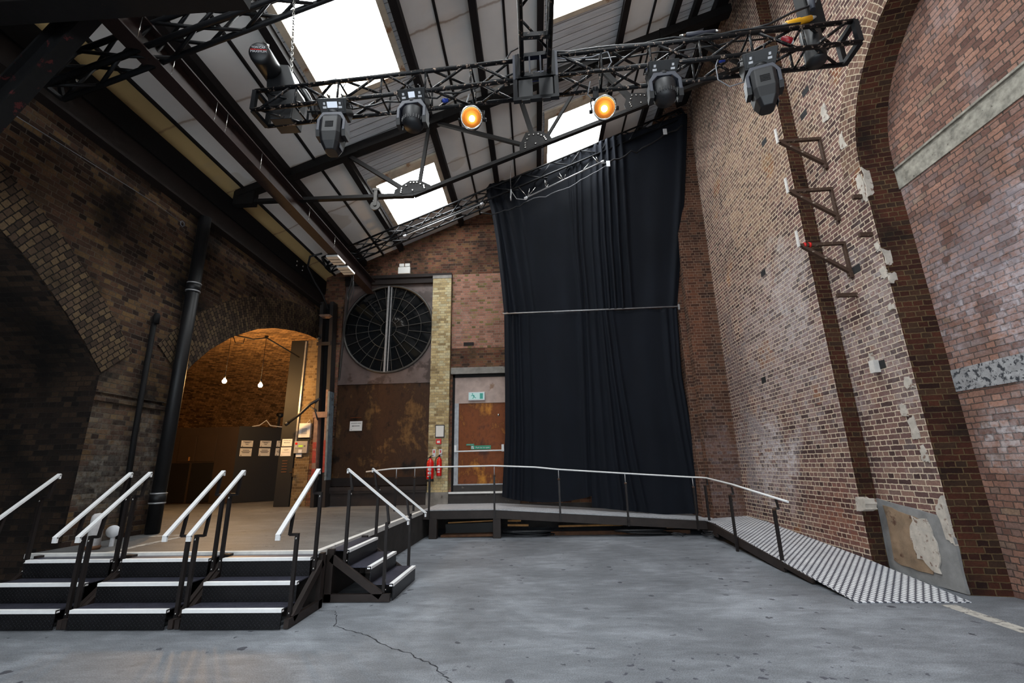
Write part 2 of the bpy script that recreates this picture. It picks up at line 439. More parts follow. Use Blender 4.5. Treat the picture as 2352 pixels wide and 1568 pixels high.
M['maroon'] = plain('maroon_painted_steel', S(44, 31, 29), .65, var=.25, sc=3, grime=(S(30, 22, 21), 3, .56), spec=.3)
M['dark_brown'] = plain('dark_brown_steel', S(30, 23, 21), .7, var=.25, sc=3, spec=.25)
M['gutter'] = plain('black_gutter_steel', S(14, 13, 14), .7, var=.2, sc=3, spec=.2)
M['purlin'] = plain('dark_purlin_steel', S(24, 21, 22), .65, var=.3, sc=4, spec=.3)
M['frame_brown'] = plain('brown_painted_steel_frame', S(42, 34, 31), .55, var=.3, sc=5, grime=(S(70, 52, 42), 7, .64), spec=.35)
M['post'] = wear_metal('dark_brown_railing_steel', S(34, 29, 28), S(110, 74, 56), .4, .70, 18, .3)
M['white_rail'] = plain('white_painted_rail', S(226, 226, 226), .4, var=.06, sc=20, grime=(S(150, 146, 140), 40, .72))
M['white_nose'] = plain('white_nosing_paint', S(246, 246, 246), .7, var=.04, sc=30, grime=(S(60, 60, 64), 55, .72))
M['edge_paint'] = plain('white_edge_paint', S(222, 220, 216), .7, var=.1, sc=12, grime=(S(120, 116, 112), 9, .66))
M['line_paint'] = plain('faded_white_line_paint', S(178, 174, 166), .8, var=.2, sc=12, grime=(S(110, 108, 108), 10, .52))

def checker_plate(name, base, st=1.0, pm=.35):
    n = NT(name); uv = n.uv(); s = n.sep(uv)
    k = .045
    a = n.math('DIVIDE', n.math('ADD', s[0], s[1]), k); b = n.math('DIVIDE', n.math('SUBTRACT', s[0], s[1]), k)
    fa = n.math('SUBTRACT', n.math('FRACT', a), .5); fb = n.math('SUBTRACT', n.math('FRACT', b), .5)
    par = n.math('FLOORED_MODULO', n.math('ADD', n.math('FLOOR', a), n.math('FLOOR', b)), 2.0)
    e1 = n.math('ADD', n.math('MULTIPLY', n.math('MULTIPLY', fa, fa), 5.0), n.math('MULTIPLY', n.math('MULTIPLY', fb, fb), 40.0))
    e2 = n.math('ADD', n.math('MULTIPLY', n.math('MULTIPLY', fa, fa), 40.0), n.math('MULTIPLY', n.math('MULTIPLY', fb, fb), 5.0))
    e = n.math('ADD', n.math('MULTIPLY', e1, par), n.math('MULTIPLY', e2, n.math('SUBTRACT', 1.0, par)))
    h = n.smooth(e, 1.0, .5)
    f = n.noise(n.obj(), 9, 6, .65)
    c = n.ramp(f, [(.3, tuple(x * .7 for x in base)), (.7, tuple(x * 1.25 for x in base))])
    c = n.mix(n.math('MULTIPLY', h, pm), c, S(96, 98, 108))
    n.set(col=c, rough=.38, metal=.5, spec=.6)
    n.bump(h, st, .004)
    return n.m
M['plate'] = checker_plate('black_checker_plate', S(26, 25, 27), 1.0, .16)
M['tread'] = checker_plate('worn_checker_plate_tread', S(78, 78, 92), .8)

def ramp_deck(name):
    n = NT(name); uv = n.uv(); s = n.sep(uv); k = .088
    a = n.math('DIVIDE', n.math('ADD', s[0], n.math('MULTIPLY', s[1], .8)), k); b = n.math('DIVIDE', n.math('SUBTRACT', s[0], n.math('MULTIPLY', s[1], .8)), k)
    fa = n.math('SUBTRACT', n.math('FRACT', a), .5); fb = n.math('SUBTRACT', n.math('FRACT', b), .5)
    d = n.math('SQRT', n.math('ADD', n.math('MULTIPLY', fa, fa), n.math('MULTIPLY', fb, fb)))
    h = n.smooth(d, .46, .36)
    f = n.noise(uv, 2.6, 7, .7)
    steel = n.ramp(f, [(.3, S(214, 216, 222)), (.62, S(246, 247, 250))])
    c = n.mix(h, S(84, 87, 98), steel)  # highlights on the raised pattern painted in as near-white dots
    c = n.mix(n.math('MULTIPLY', n.smooth(n.noise(uv, 3.5, 7, .75), .62, .70), .7), c, S(70, 72, 78))
    n.set(col=c, rough=.45, metal=.1, spec=.5)
    n.bump(h, .8, .006)
    return n.m
M['deck'] = ramp_deck('galvanised_raised_pattern_plate')

def rust_door(name, dark, mid, lamp_gold, sc, sx=1.0):  # gold and orange stops paint warm lamp reflections into the rust colours
    n = NT(name); uv = n.uv()
    a = n.noise(n.scale(uv, (1.15 * sx, .85, 1)), sc, 9, .72, .35); b = n.noise(n.scale(uv, (5 * sx, .5, 1)), 2.0, 6, .7); d = n.noise(uv, .7, 3, .5)
    t = n.math('ADD', n.math('MULTIPLY', a, .55), n.math('ADD', n.math('MULTIPLY', b, .14), n.math('MULTIPLY', d, .31)))
    c = n.ramp(t, [(.40, dark), (.475, mid), (.52, tuple(x * .7 for x in mid)), (.57, tuple((x + y) / 2 for x, y in zip(mid, lamp_gold))), (.63, lamp_gold)])
    n.set(col=c, rough=n.math('ADD', .32, n.math('MULTIPLY', a, .35)), metal=.25, spec=.3)
    n.bump(a, .2, .004)
    return n.m
M['rust'] = rust_door('mottled_rust_lamp_gold', S(24, 14, 9), S(62, 39, 21), S(118, 86, 46), 1.6)
M['rust_door'] = rust_door('rusted_door_lamp_gold', S(66, 30, 11), S(118, 60, 19), S(196, 132, 48), 1.2)
M['panel_grey'] = plain('stained_grey_brown_sheet', S(88, 74, 70), .5, var=.35, sc=1.4, spec=.5, grime=(S(56, 40, 34), 1.1, .52), bump=.2)
M['panel_lilac'] = plain('stained_pinkish_board', S(170, 148, 138), .6, var=.2, sc=4, grime=(S(138, 106, 86), 3, .60))

def cloth(name, base):
    n = NT(name); o = n.obj()
    f = n.noise(n.scale(o, (1, 1, .25)), 3, 5, .6); w = n.noise(o, 220, 2)
    c = n.ramp(f, [(.3, tuple(x * .8 for x in base)), (.7, tuple(x * 1.2 for x in base))])
    n.set(col=c, rough=.8, spec=.18)
    n.bump(w, .1, .001)
    return n.m
M['cloth'] = cloth('black_curtain_cloth', S(14, 18, 26))
M['ceil'] = None
def ceiling_mat(name, base, ribs):
    n = NT(name); uv = n.uv(); s = n.sep(uv)
    f = n.noise(uv, 1.1, 6, .6); g = n.noise(uv, .45, 3, .5)
    c = n.ramp(f, [(.3, tuple(x * .88 for x in base)), (.7, base)])
    if ribs:
        t = n.math('FRACT', n.math('DIVIDE', s[1], .17))
        h = n.smooth(n.math('ABSOLUTE', n.math('SUBTRACT', t, .5)), .16, .24)
        n.bump(h, 1.0, .035)
        c = n.mix(n.math('MULTIPLY', n.smooth(n.noise(n.scale(uv, (.6, 5, 1)), 2, 5), .52, .7), .5), c, tuple(x * .6 for x in base))
    else:
        # board joints across the slope with a brown tide mark along them
        t = n.math('FRACT', n.math('DIVIDE', n.math('ADD', s[1], n.math('MULTIPLY', n.math('SUBTRACT', n.noise(uv, 2.5, 4), .5), .16)), 1.83))
        line = n.smooth(n.math('ABSOLUTE', n.math('SUBTRACT', t, .5)), .022, .0)
        halo = n.smooth(n.math('ABSOLUTE', n.math('SUBTRACT', t, .5)), .09, .0)
        c = n.mix(n.math('MULTIPLY', halo, n.math('MULTIPLY', n.smooth(g, .35, .7), .4)), c, S(176, 150, 116))
        c = n.mix(n.math('MULTIPLY', line, n.math('ADD', .25, n.math('MULTIPLY', g, .8))), c, S(138, 106, 76))
        st = n.smooth(n.noise(uv, .8, 2, .4, .3), .66, .68)
        c = n.mix(n.math('MULTIPLY', st, .3), c, S(180, 160, 128))
    n.set(col=c, rough=.8, spec=.2)
    return n.m
M['ceil'] = ceiling_mat('stained_white_roof_board', S(240, 237, 233), False)
M['ceil_cream'] = ceiling_mat('yellowed_roof_board', S(206, 176, 122), False)
M['ribs'] = ceiling_mat('ribbed_metal_roof_sheet', S(214, 214, 216), True)
M['sky_frame'] = plain('stained_skylight_kerb', S(208, 192, 170), .8, var=.2, sc=4, grime=(S(164, 124, 92), 3, .58))
M['glass_sky'] = emit('bright_daylight_pane', (.93, .98, 1.0), 1.0)
M['fill_rear'] = emit('added_rear_fill_glow', (.84, .93, 1.0), 7.0)  # added glow behind the viewer, lifts the ceiling
M['glass_dark'] = NT('dark_dusty_window_glass').set(col=S(16, 18, 20), rough=.06, spec=.8).m
M['lead'] = plain('grey_glazing_bar', S(66, 63, 60), .5, metal=.3, var=.25, sc=14)
M['zinc'] = plain('bare_zinc_strip', S(150, 150, 152), .45, metal=.5, var=.2, sc=12)
M['mh'] = plain('dark_grey_fixture_plastic', S(17, 18, 22), .5, var=.08, sc=10)
M['mh_black'] = plain('black_fixture_plastic', S(17, 18, 21), .5, var=.08, sc=10)
M['mh_grey'] = plain('grey_yoke_plastic', S(50, 53, 64), .5, var=.08, sc=10)
M['screen'] = emit('lit_fixture_display', (.75, .85, 1.0), .9)
M['label_white'] = plain('white_print', S(205, 206, 210), .6, var=.04)
M['chrome'] = plain('worn_chrome', S(170, 168, 164), .25, metal=1.0, var=.15, sc=20)
M['lens'] = NT('amber_par_reflector').set(col=S(120, 78, 38), metal=1.0, rough=.38).m
M['bulb_par'] = emit('glowing_par_bulb', (1.0, .78, .42), 22)
M['bulb'] = emit('glowing_pendant_bulb', (1.0, .72, .36), 120)
M['cable'] = plain('black_rubber_cable', S(24, 25, 28), .45, var=.1)
M['cable_grey'] = plain('grey_cable', S(120, 122, 128), .45, var=.1)
M['yellow'] = plain('yellow_plastic_connector', S(220, 160, 28), .4, var=.1)
M['red'] = plain('red_painted_metal', S(206, 26, 22), .3, var=.06)
M['red_plug'] = plain('red_plastic', S(150, 22, 36), .4, var=.08)
M['blue'] = plain('blue_plastic', S(30, 58, 150), .4, var=.08)
M['paper'] = plain('white_paper', S(214, 212, 208), .8, var=.03)
M['ink'] = plain('black_print', S(24, 24, 26), .8, var=.05)
M['green'] = plain('green_safety_sign', S(16, 130, 96), .45, var=.05)
M['exit_pane'] = emit('lit_exit_sign_face', (.62, .92, .88), .55)
M['exit_green'] = emit('lit_exit_pictogram', (.05, .42, .34), .5)
M['grey_box'] = plain('grey_control_box', S(150, 146, 140), .5, var=.05)
M['lcd'] = emit('lit_yellow_display', (.75, .85, .05), .8)
M['wood'] = plain('raw_timber', S(176, 126, 70), .7, var=.3, sc=8)
M['wood_dark'] = plain('dirty_timber', S(84, 54, 32), .8, var=.35, sc=6)
M['partition'] = plain('dark_brown_partition_board', S(58, 46, 38), .6, var=.1, sc=3)
M['partition_black'] = plain('matt_black_board', S(18, 17, 17), .6, var=.15, sc=3)
M['slab_black'] = plain('black_steel_door', S(16, 14, 13), .75, var=.2, sc=2)
M['drain'] = plain('black_cast_iron_pipe', S(17, 17, 19), .5, var=.2, sc=5, spec=.35)
M['rusty_strut'] = wear_metal('rusty_bracket_steel', S(74, 56, 46), S(176, 164, 150), .7, .60, 10, .2)
M['white_plate'] = plain('whitewashed_plate', S(206, 202, 198), .8, var=.12, sc=10)
M['bollard'] = plain('white_textured_bollard', S(190, 186, 186), .85, var=.12, sc=30, bump=.8)
M['led'] = emit('lit_work_light_edge', (1, .97, .92), 1.5)
M['crack'] = plain('dark_crack_filling', S(44, 46, 52), .9)
M['col_paint'] = plain('peeling_column_paint', S(33, 27, 25), .6, var=.3, sc=5, grime=(S(104, 80, 70), 6, .66))
M['col_red'] = plain('faded_red_paint_patch', S(140, 48, 38), .7, var=.35, sc=10, grime=(S(150, 118, 100), 9, .60))
M['col_blue'] = plain('grey_blue_paint', S(92, 104, 112), .6, var=.3, sc=8, grime=(S(48, 44, 44), 7, .58))
M['col_bare'] = plain('bare_pink_primer', S(126, 100, 86), .8, var=.25, sc=10, grime=(S(110, 76, 60), 12, .62))

# ------------------------------------------------------------------ the shell
def roofz(x): return 10.017 + .42 * x

# floor
f = MB(); f.box(-16, 6.6, -6.5, 20, -.15, 0)
floor = f.build('floor', M['floor'])
tag(floor, 'grey painted concrete floor with scattered dark chips', 'floor', kind='structure')
cr = MB()
pts = [(-2.535, 5.754), (-2.32, 5.72), (-2.26, 5.55), (-2.123, 5.215), (-1.98, 5.12), (-1.82, 5.02), (-1.645, 4.899), (-1.47, 4.72), (-1.338, 4.595), (-1.15, 4.49), (-1.053, 4.402), (-.9, 4.27), (-.805, 4.105), (-.72, 4.02), (-.69, 3.9), (-.60, 3.6)]
fine = []
for a, b in zip(pts, pts[1:]):
    for k in range(4):
        t = k / 4
        fine.append((a[0] + (b[0] - a[0]) * t + random.uniform(-.018, .018), a[1] + (b[1] - a[1]) * t + random.uniform(-.018, .018)))
for i in range(len(fine) - 1):
    w0, w1 = .0018 + .004 * random.random(), .0018 + .004 * random.random()
    (x0, y0), (x1, y1) = fine[i], fine[i + 1]
    cr.face([(x0 - w0, y0 - w0, .0015), (x0 + w0, y0 + w0, .0015), (x1 + w1, y1 + w1, .0015), (x1 - w1, y1 - w1, .0015)])
cr.build('crack', M['crack'], floor)
pl = MB(); pl.face([(4.40, 5.83, .002), (4.56, 5.83, .002), (4.545, 4.2, .002), (4.385, 4.2, .002)])
pl.build('painted_line', M['line_paint'], floor)

# raised platform
P = .61
pf = MB()
pf.prism([(-2.66, 5.88), (-2.66, 13.3), (-6.4, 13.3), (-6.4, 5.88)], 'z', .0, P)
platform = pf.build('floor', M['slab'])
tag(platform, 'raised concrete platform reached by the black steps', 'floor', kind='structure')
pf2 = MB(); pf2.box(-15, -6.4, 7.0, 19.2, 0, P)
pb = pf2.build('floor', M['slab']); tag(pb, 'raised concrete floor running into the lamp-lit arch', 'floor', kind='structure')
sk = MB(); sk.box(-2.66, -2.645, 5.88, 12.6, 0, P - .07); sk.box(-6.4, -2.645, 5.865, 5.88, 0, P - .07)
sk.build('side_wall', M['concrete_dark'], platform)
ed = MB(); ed.box(-2.72, -2.638, 5.858, 11.07, P - .07, P + .004); ed.box(-6.4, -2.72, 5.858, 5.93, P - .05, P + .004)
ed.build('edge_paint', M['edge_paint'], platform)
li = MB()
li.face([(-5.43, 5.95, P + .002), (-5.32, 5.95, P + .002), (-5.42, 7.42, P + .002), (-5.53, 7.50, P + .002)])
li.face([(-6.05, 7.27, P + .002), (-5.42, 7.42, P + .002), (-5.53, 7.50, P + .002), (-6.05, 7.40, P + .002)])
li.build('painted_line', M['line_paint'], platform)

# ---- left wall with its two viaduct arches
LX = -6.4
a1 = [(7.80, P), (7.80, 3.2), (8.05, 3.52), (8.43, 3.90), (9.0, 4.32), (9.45, 4.56), (9.85, 4.76), (10.53, 4.99), (11.1, 5.12), (11.55, 5.21), (12.2, 5.30), (12.95, 5.34)]
a1m = [(26.0 - y, z) for y, z in a1[::-1]]            # far side of the same arch, beyond the end wall
a2r = [(6.30, 0), (6.30, 3.0), (5.95, 3.38), (5.62, 3.69), (5.26, 3.99), (4.98, 4.22), (4.65, 4.42), (4.1, 4.72), (3.4, 5.0), (2.6, 5.22), (1.8, 5.32), (1.0, 5.35)]
a2l = [(2.0 - y, z) for y, z in a2r[::-1][1:]]
TOP = 6.75
wl = MB()
def span(curve):
    for (y0, z0), (y1, z1) in zip(curve, curve[1:]):
        if abs(y1 - y0) < 1e-6: continue
        wl.face([(LX, y0, z0), (LX, y1, z1), (LX, y1, TOP), (LX, y0, TOP)])
span(a2l[::-1] if a2l[0][0] > a2l[-1][0] else a2l)
span([p for p in a2r[::-1]])
wl.face([(LX, 6.30, 0), (LX, 7.80, 0), (LX, 7.80, TOP), (LX, 6.30, TOP)])
span(a1[1:])
wl.face([(LX, 12.95, 5.34), (LX, 13.3, 5.34), (LX, 13.3, TOP), (LX, 12.95, TOP)])
yl = a2l[-1][0]
wl.face([(LX, -6.5, 0), (LX, yl, 0), (LX, yl, TOP), (LX, -6.5, TOP)])
wall_left = wl.build('wall_left', M['brick_sooty'])
tag(wall_left, 'soot-blackened brick wall with two viaduct arches on the left', 'wall', kind='structure')
def barrel(curve, x0, x1):
    m = MB(); L = 0
    for (y0, z0), (y1, z1) in zip(curve, curve[1:]):
        l = math.hypot(y1 - y0, z1 - z0)
        m.face([(x0, y0, z0), (x0, y1, z1), (x1, y1, z1), (x1, y0, z0)], uv=[(x0, L), (x0, L + l), (x1, L + l), (x1, L)], smooth=True)
        L += l
    return m
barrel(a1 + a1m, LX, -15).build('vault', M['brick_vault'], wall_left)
v2 = barrel(a2r + a2l, LX, -15); v2.build('vault', M['brick_soot_shade'], wall_left)
fe = MB(); fe.face([(-15, -6, 0), (-15, 20, 0), (-15, 20, 6), (-15, -6, 6)])
fe.build('far_end', M['brick_vault'], wall_left)
def ring(curve, t, x, mat, name, par, rev=1):
    m = MB(); L = 0; n = len(curve)
    def nrm(i):
        a = V(curve[max(i - 1, 0)]); b = V(curve[min(i + 1, n - 1)]); d = (b - a).normalized()
        return V((-d.y, d.x)) * rev
    for i in range(n - 1):
        p0, p1 = V(curve[i]), V(curve[i + 1]); q0 = p0 + nrm(i) * t; q1 = p1 + nrm(i + 1) * t
        l = (p1 - p0).length
        m.face([(x, p0.x, p0.y), (x, p1.x, p1.y), (x, q1.x, q1.y), (x, q0.x, q0.y)], uv=[(0, L), (0, L + l), (t, L + l), (t, L)])
        m.face([(x, q0.x, q0.y), (x, q1.x, q1.y), (LX - .02, q1.x, q1.y), (LX - .02, q0.x, q0.y)])
        L += l
    m.build(name, mat, par)
ring(a1[1:], .76, LX + .02, M['brick_arch'], 'arch_ring', wall_left)
ring(a2r[1:], .60, LX + .02, M['brick_arch'], 'arch_ring', wall_left, -1)
im = MB(); im.box(LX, LX + .035, 6.30, 7.80, 2.60, 2.68); im.box(LX, LX + .035, 6.30, 7.80, 2.72, 2.76)
im.build('impost_band', M['brick_sooty'], wall_left)

# ---- end wall
BY = 12.9
def wall_y(mb, y, xs, zr, mi=0):
    """Cells of a wall facing -y. zr(x0,x1) -> list of (z0, z1 or None for the roof line)."""
    for x0, x1 in zip(xs, xs[1:]):
        for z0, z1 in zr(x0, x1):
            za = roofz(x0) + .02 if z1 is None else z1; zb = roofz(x1) + .02 if z1 is None else z1
            mb.face([(x0, y, z0), (x1, y, z0), (x1, y, zb), (x0, y, za)], mi=mi)
wb = MB()
def zr(x0, x1):
    xm = (x0 + x1) / 2
    if xm < -6.35: return [(P, 5.42)]
    if xm < -5.74: return [(P, None)]
    if xm < -2.96: return [(0, P), (7.2, None)]
    if xm < -2.33: return [(0, None)]
    if xm < -.5: return [(0, .88), (4.17, None)]
    return [(0, None)]
wall_y(wb, BY, [-6.76, -6.35, -5.74, -2.96, -2.33, -.5, 5.2], zr)
# reveals of the two openings
wb.face([(-2.33, BY, .88), (-2.33, BY + .4, .88), (-2.33, BY + .4, 4.17), (-2.33, BY, 4.17)])
wb.face([(-.5, BY, .88), (-.5, BY + .4, .88), (-.5, BY + .4, 4.17), (-.5, BY, 4.17)])
wb.face([(-2.33, BY, 4.17), (-.5, BY, 4.17), (-.5, BY + .4, 4.17), (-2.33, BY + .4, 4.17)])
wb.face([(-5.74, BY, 7.2), (-2.96, BY, 7.2), (-2.96, BY + .4, 7.2), (-5.74, BY + .4, 7.2)])
wb.face([(-5.74, BY, P), (-5.74, BY + .4, P), (-5.74, BY + .4, 7.2), (-5.74, BY, 7.2)])
wb.face([(-6.76, BY, P), (-6.76, BY + .5, P), (-6.76, BY + .5, 5.42), (-6.76, BY, 5.42)])
wb.face([(-6.76, BY, 5.42), (-6.35, BY, 5.42), (-6.35, BY + .5, 5.42), (-6.76, BY + .5, 5.42)])
# closing skin behind
wb.face([(-6.76, BY + .5, 0), (5.5, BY + .5, 0), (5.5, BY + .5, 12.6), (-6.76, BY + .5, 7.3)])
wall_back = wb.build('wall_back', M['brick_back'])
tag(wall_back, 'mixed red and dark brick end wall under the sloping roof', 'wall', kind='structure')
rp_ = MB(); rp_.box(-2.38, -.3, BY - .004, BY, 4.95, 7.3); rp_.build('pale_brickwork', M['brick_red'], wall_back)
sp_ = MB(); sp_.box(-6.77, -6.345, BY - .01, BY + .02, P, 5.42); sp_.build('stock_brickwork', M['brick_stock'], wall_back)
lt = MB(); lt.box(-2.38, -.3, BY - .05, BY + .2, 4.17, 4.36); lt.build('concrete_lintel', M['concrete'], wall_back)
kb = MB(); kb.box(-2.9, 4.0, BY - .02, BY, .0, .60); kb.box(-2.96, -.45, BY - .05, BY + .02, .55, .88)
kb.build('concrete_plinth', M['concrete_dark'], wall_back)
cp_ = MB(); cp_.box(-2.42, -.5, BY - .10, BY + .06, .88, .925); cp_.build('white_step_edge', M['edge_paint'], wall_back)
ho = MB(); ho.box(-2.02, -1.72, BY - .02, BY, 5.02, 5.12); ho.build('iron_insert', M['dark_brown'], wall_back)
yp = MB(); yp.box(-2.96, -2.40, BY - .13, BY, .93, 7.14)
o = yp.build('trim_1', M['brick_yellow']); tag(o, 'yellow stock brick pilaster between the round window and the exit door', 'pilaster', kind='structure')
cpb = MB(); cpb.box(-2.98, -2.38, BY - .15, BY, .61, .93); cpb.build('concrete_base', M['concrete'], o)
cpt = MB(); cpt.box(-2.97, -2.39, BY - .14, BY, 7.14, 7.24); cpt.build('stone_cap', M['concrete'], o)
ln = MB(); ln.box(-5.74, -2.40, BY - .08, BY + .05, 7.24, 7.34)
ln.box(-5.74, -2.97, BY - .03, BY + .05, 7.06, 7.24)
o = ln.build('trim_2', M['dark_brown']); tag(o, 'dark steel lintel over the round window', 'lintel', kind='structure')

# pier that stands forward at the right end of the end wall
pr = MB()
pr.face([(4.05, 11.37, 0), (4.79, 11.37, 0), (4.79, 11.37, 12.1), (4.05, 11.37, 11.8)])
pr.face([(4.05, 11.37, 0), (4.05, BY, 0), (4.05, BY, 11.8), (4.05, 11.37, 11.8)])
o = pr.build('wall_back', M['brick_pier']); tag(o, 'orange-red brick pier beside the black curtains', 'wall', kind='structure')
pr2 = MB(); pr2.box(3.90, 4.06, 11.62, BY, 0, 11.7); pr2.build('set_back_strip', M['brick_pier'], o)

# ---- right wall: proud far bay, nearer bay, arched recess
NX, FX, RX = 5.04, 4.79, 5.45
wr = MB()
wr.face([(FX, 7.4, 0), (FX, 13, 0), (FX, 13, 12.3), (FX, 7.4, 12.3)], mi=0)
# nearer bay with arched recess
rc = []          # recess outline, from the foot up round the crown to the near foot
cy_, cz_, rr_ = 4.25, 5.85, 1.95
rc.append((6.2, 0)); rc.append((6.2, 3)); rc.append((6.2, cz_))
for k in range(1, 24):
    a = PI * k / 24
    rc.append((cy_ + rr_ * math.cos(a), cz_ + rr_ * 1.02 * math.sin(a)))
rc.append((2.3, cz_)); rc.append((2.3, 0))
wr.face([(NX, 6.2, 0), (NX, 7.4, 0), (NX, 7.4, 12.4), (NX, 6.2, 12.4)], mi=0)
for (y0, z0), (y1, z1) in zip(rc[2:-1], rc[3:-1]):
    wr.face([(NX, y0, z0), (NX, y1, z1), (NX, y1, 12.4), (NX, y0, 12.4)], mi=0)
wr.face([(NX, -6.5, 0), (NX, 2.3, 0), (NX, 2.3, 12.4), (NX, -6.5, 12.4)], mi=0)
wr.face([(FX, 7.4, 0), (NX, 7.4, 0), (NX, 7.4, 12.4), (FX, 7.4, 12.4)], mi=1)
L = 0
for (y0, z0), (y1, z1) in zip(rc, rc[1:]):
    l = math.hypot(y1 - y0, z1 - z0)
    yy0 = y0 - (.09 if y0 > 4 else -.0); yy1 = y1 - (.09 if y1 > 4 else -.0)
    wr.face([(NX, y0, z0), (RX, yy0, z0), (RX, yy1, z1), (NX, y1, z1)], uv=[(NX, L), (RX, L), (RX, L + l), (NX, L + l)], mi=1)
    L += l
wr.face([(RX, 2.0, 0), (RX, 6.25, 0), (RX, 6.25, 8.2), (RX, 2.0, 8.2)], mi=2)
wall_right = wr.build('wall_right', [M['brick_far'], M['brick_reveal'], M['brick_pink']])
tag(wall_right, 'tall purple-brown brick wall with an arched recess on the right', 'wall', kind='structure')
rg = MB(); L = 0
for k, ((y0, z0), (y1, z1)) in enumerate(zip(rc[2:-1], rc[3:-1])):
    def out(y, z):
        d = V((y - cy_, z - cz_)); d = d.normalized() * .36
        return y + d.x, z + d.y
    l = math.hypot(y1 - y0, z1 - z0); q0 = out(y0, z0); q1 = out(y1, z1)
    rg.face([(NX - .006, y0, z0), (NX - .006, y1, z1), (NX - .006, *q1), (NX - .006, *q0)], uv=[(0, L), (0, L + l), (.36, L + l), (.36, L)])
    L += l
rg.build('arch_ring', M['brick_ring'], wall_right)
cb = MB(); cb.prism([(2.2, 5.36), (6.12, 5.36), (6.12, 5.66), (2.2, 5.66)], 'x', RX - .015, RX + .05); cb.box(RX - .04, RX, 2.2, 6.1, 5.66, 5.69)
cb.build('concrete_band', M['concrete_rough'], wall_right)
cb = MB(); cb.prism([(2.2, 2.34), (6.12, 2.38), (6.12, 2.66), (2.2, 2.70)], 'x', RX - .012, RX + .05)
cb.build('concrete_band', M['concrete_black'], wall_right)
def blob(name, mat, x, pts, par, t=.012, jag=.02, face='x'):
    """Thin irregular patch stuck to a wall of constant x (pts are y,z) or constant y (pts are x,z)."""
    r2 = []
    for i, p in enumerate(pts):
        q = pts[(i + 1) % len(pts)]
        for k in range(5):
            s_ = k / 5
            r2.append((p[0] + (q[0] - p[0]) * s_ + random.uniform(-jag, jag), p[1] + (q[1] - p[1]) * s_ + random.uniform(-jag, jag)))
    m = MB(); m.prism(r2, face, x - t, x + .005); return m.build(name, mat, par)
blob('grey_render', M['plaster_grey'], NX, [(7.40, .0), (6.2, .0), (6.2, .62), (6.30, .86), (7.38, 1.0)], wall_right, .03, .012)
blob('decayed_plaster', M['plaster_brown'], NX - .03, [(7.26, .17), (6.62, .12), (6.52, .50), (6.60, .80), (7.24, .90)], wall_right, .012, .02)
blob('cream_plaster', M['plaster'], NX - .036, [(6.80, .30), (6.52, .14), (6.44, .50), (6.54, .82), (6.74, .82), (6.86, .55)], wall_right, .014, .03)
blob('cream_plaster', M['plaster'], NX, [(6.20, .55), (6.30, .60), (6.34, .96), (6.22, 1.12)], wall_right, .04, .014)
blob('mortar_lump', M['plaster'], FX + .1, [(7.42, .82), (7.22, .86), (7.2, 1.0), (7.4, 1.02)], wall_right, .16, .012)
for y, z, h, w in ((6.62, 7.2, .34, .16), (6.40, 6.45, .30, .12), (6.26, 5.5, .50, .14), (6.25, 4.52, .16, .10), (6.25, 4.12, .18, .12), (6.27, 3.62, .10, .12), (6.30, 2.55, .18, .14), (6.84, 3.02, .14, .10), (6.40, 1.95, .30, .16), (6.34, 1.62, .22, .10), (6.5, 2.2, .16, .12)):
    blob('mortar_patch', M['plaster'], NX, [(y - w / 2, z - h / 2), (y + w / 2, z - h * .4), (y + w * .4, z + h * .45), (y - w * .3, z + h / 2)], wall_right, .014, min(w, h) * .14)
for y, z, h in ((6.19, 5.55, .5), (6.19, 4.34, .26), (6.19, 4.02, .16)):
    blob('mortar_patch', M['plaster'], y, [(NX, z - h / 2), (NX + .09, z - h * .4), (NX + .13, z + h * .3), (NX, z + h / 2)], wall_right, .012, .022, 'y')
hl = MB()
for x, y, z in ((FX, 8.02, 7.76), (NX, 6.95, 7.95), (NX, 7.12, 7.6), (FX, 9.6, 3.2), (FX, 8.9, 5.3), (NX, 6.75, 4.4), (NX, 6.72, 2.88)):
    hl.box(x - .004, x + .1, y - .09, y + .09, z - .06, z + .06)
hl.build('putlog_hole', M['ink'], wall_right)

# rear wall (behind the photographer) and an unseen glowing panel added to brighten the room
rw = MB()
for x0, x1, z0, z1 in ((-15, -5.0, 0, 8.5), (4.0, 6.5, 0, 12.7), (-5.0, 4.0, 4.6, 12.0), (-5.0, 4.0, 0, .25)): rw.face([(x0, -6.4, z0), (x1, -6.4, z0), (x1, -6.4, z1), (x0, -6.4, z1)])
o = rw.build('wall_rear', M['brick_sooty']); tag(o, 'dark brick wall behind the viewer', 'wall', kind='structure')
w = thing('window_10', 'wide glowing panel added unseen behind the viewer to brighten the room', 'window', (-.5, -6.4, .25), kind='structure')
g = MB(); g.box(-5.0, 4.0, -6.42, -6.40, .25, 4.6); g.build('pane', M['fill_rear'], w)
for k in range(10):
    g = MB(); x = -5 + k; g.box(x - .05, x + .05, -6.40, -6.30, .25, 4.6); g.build('mullion', M['black'], w)

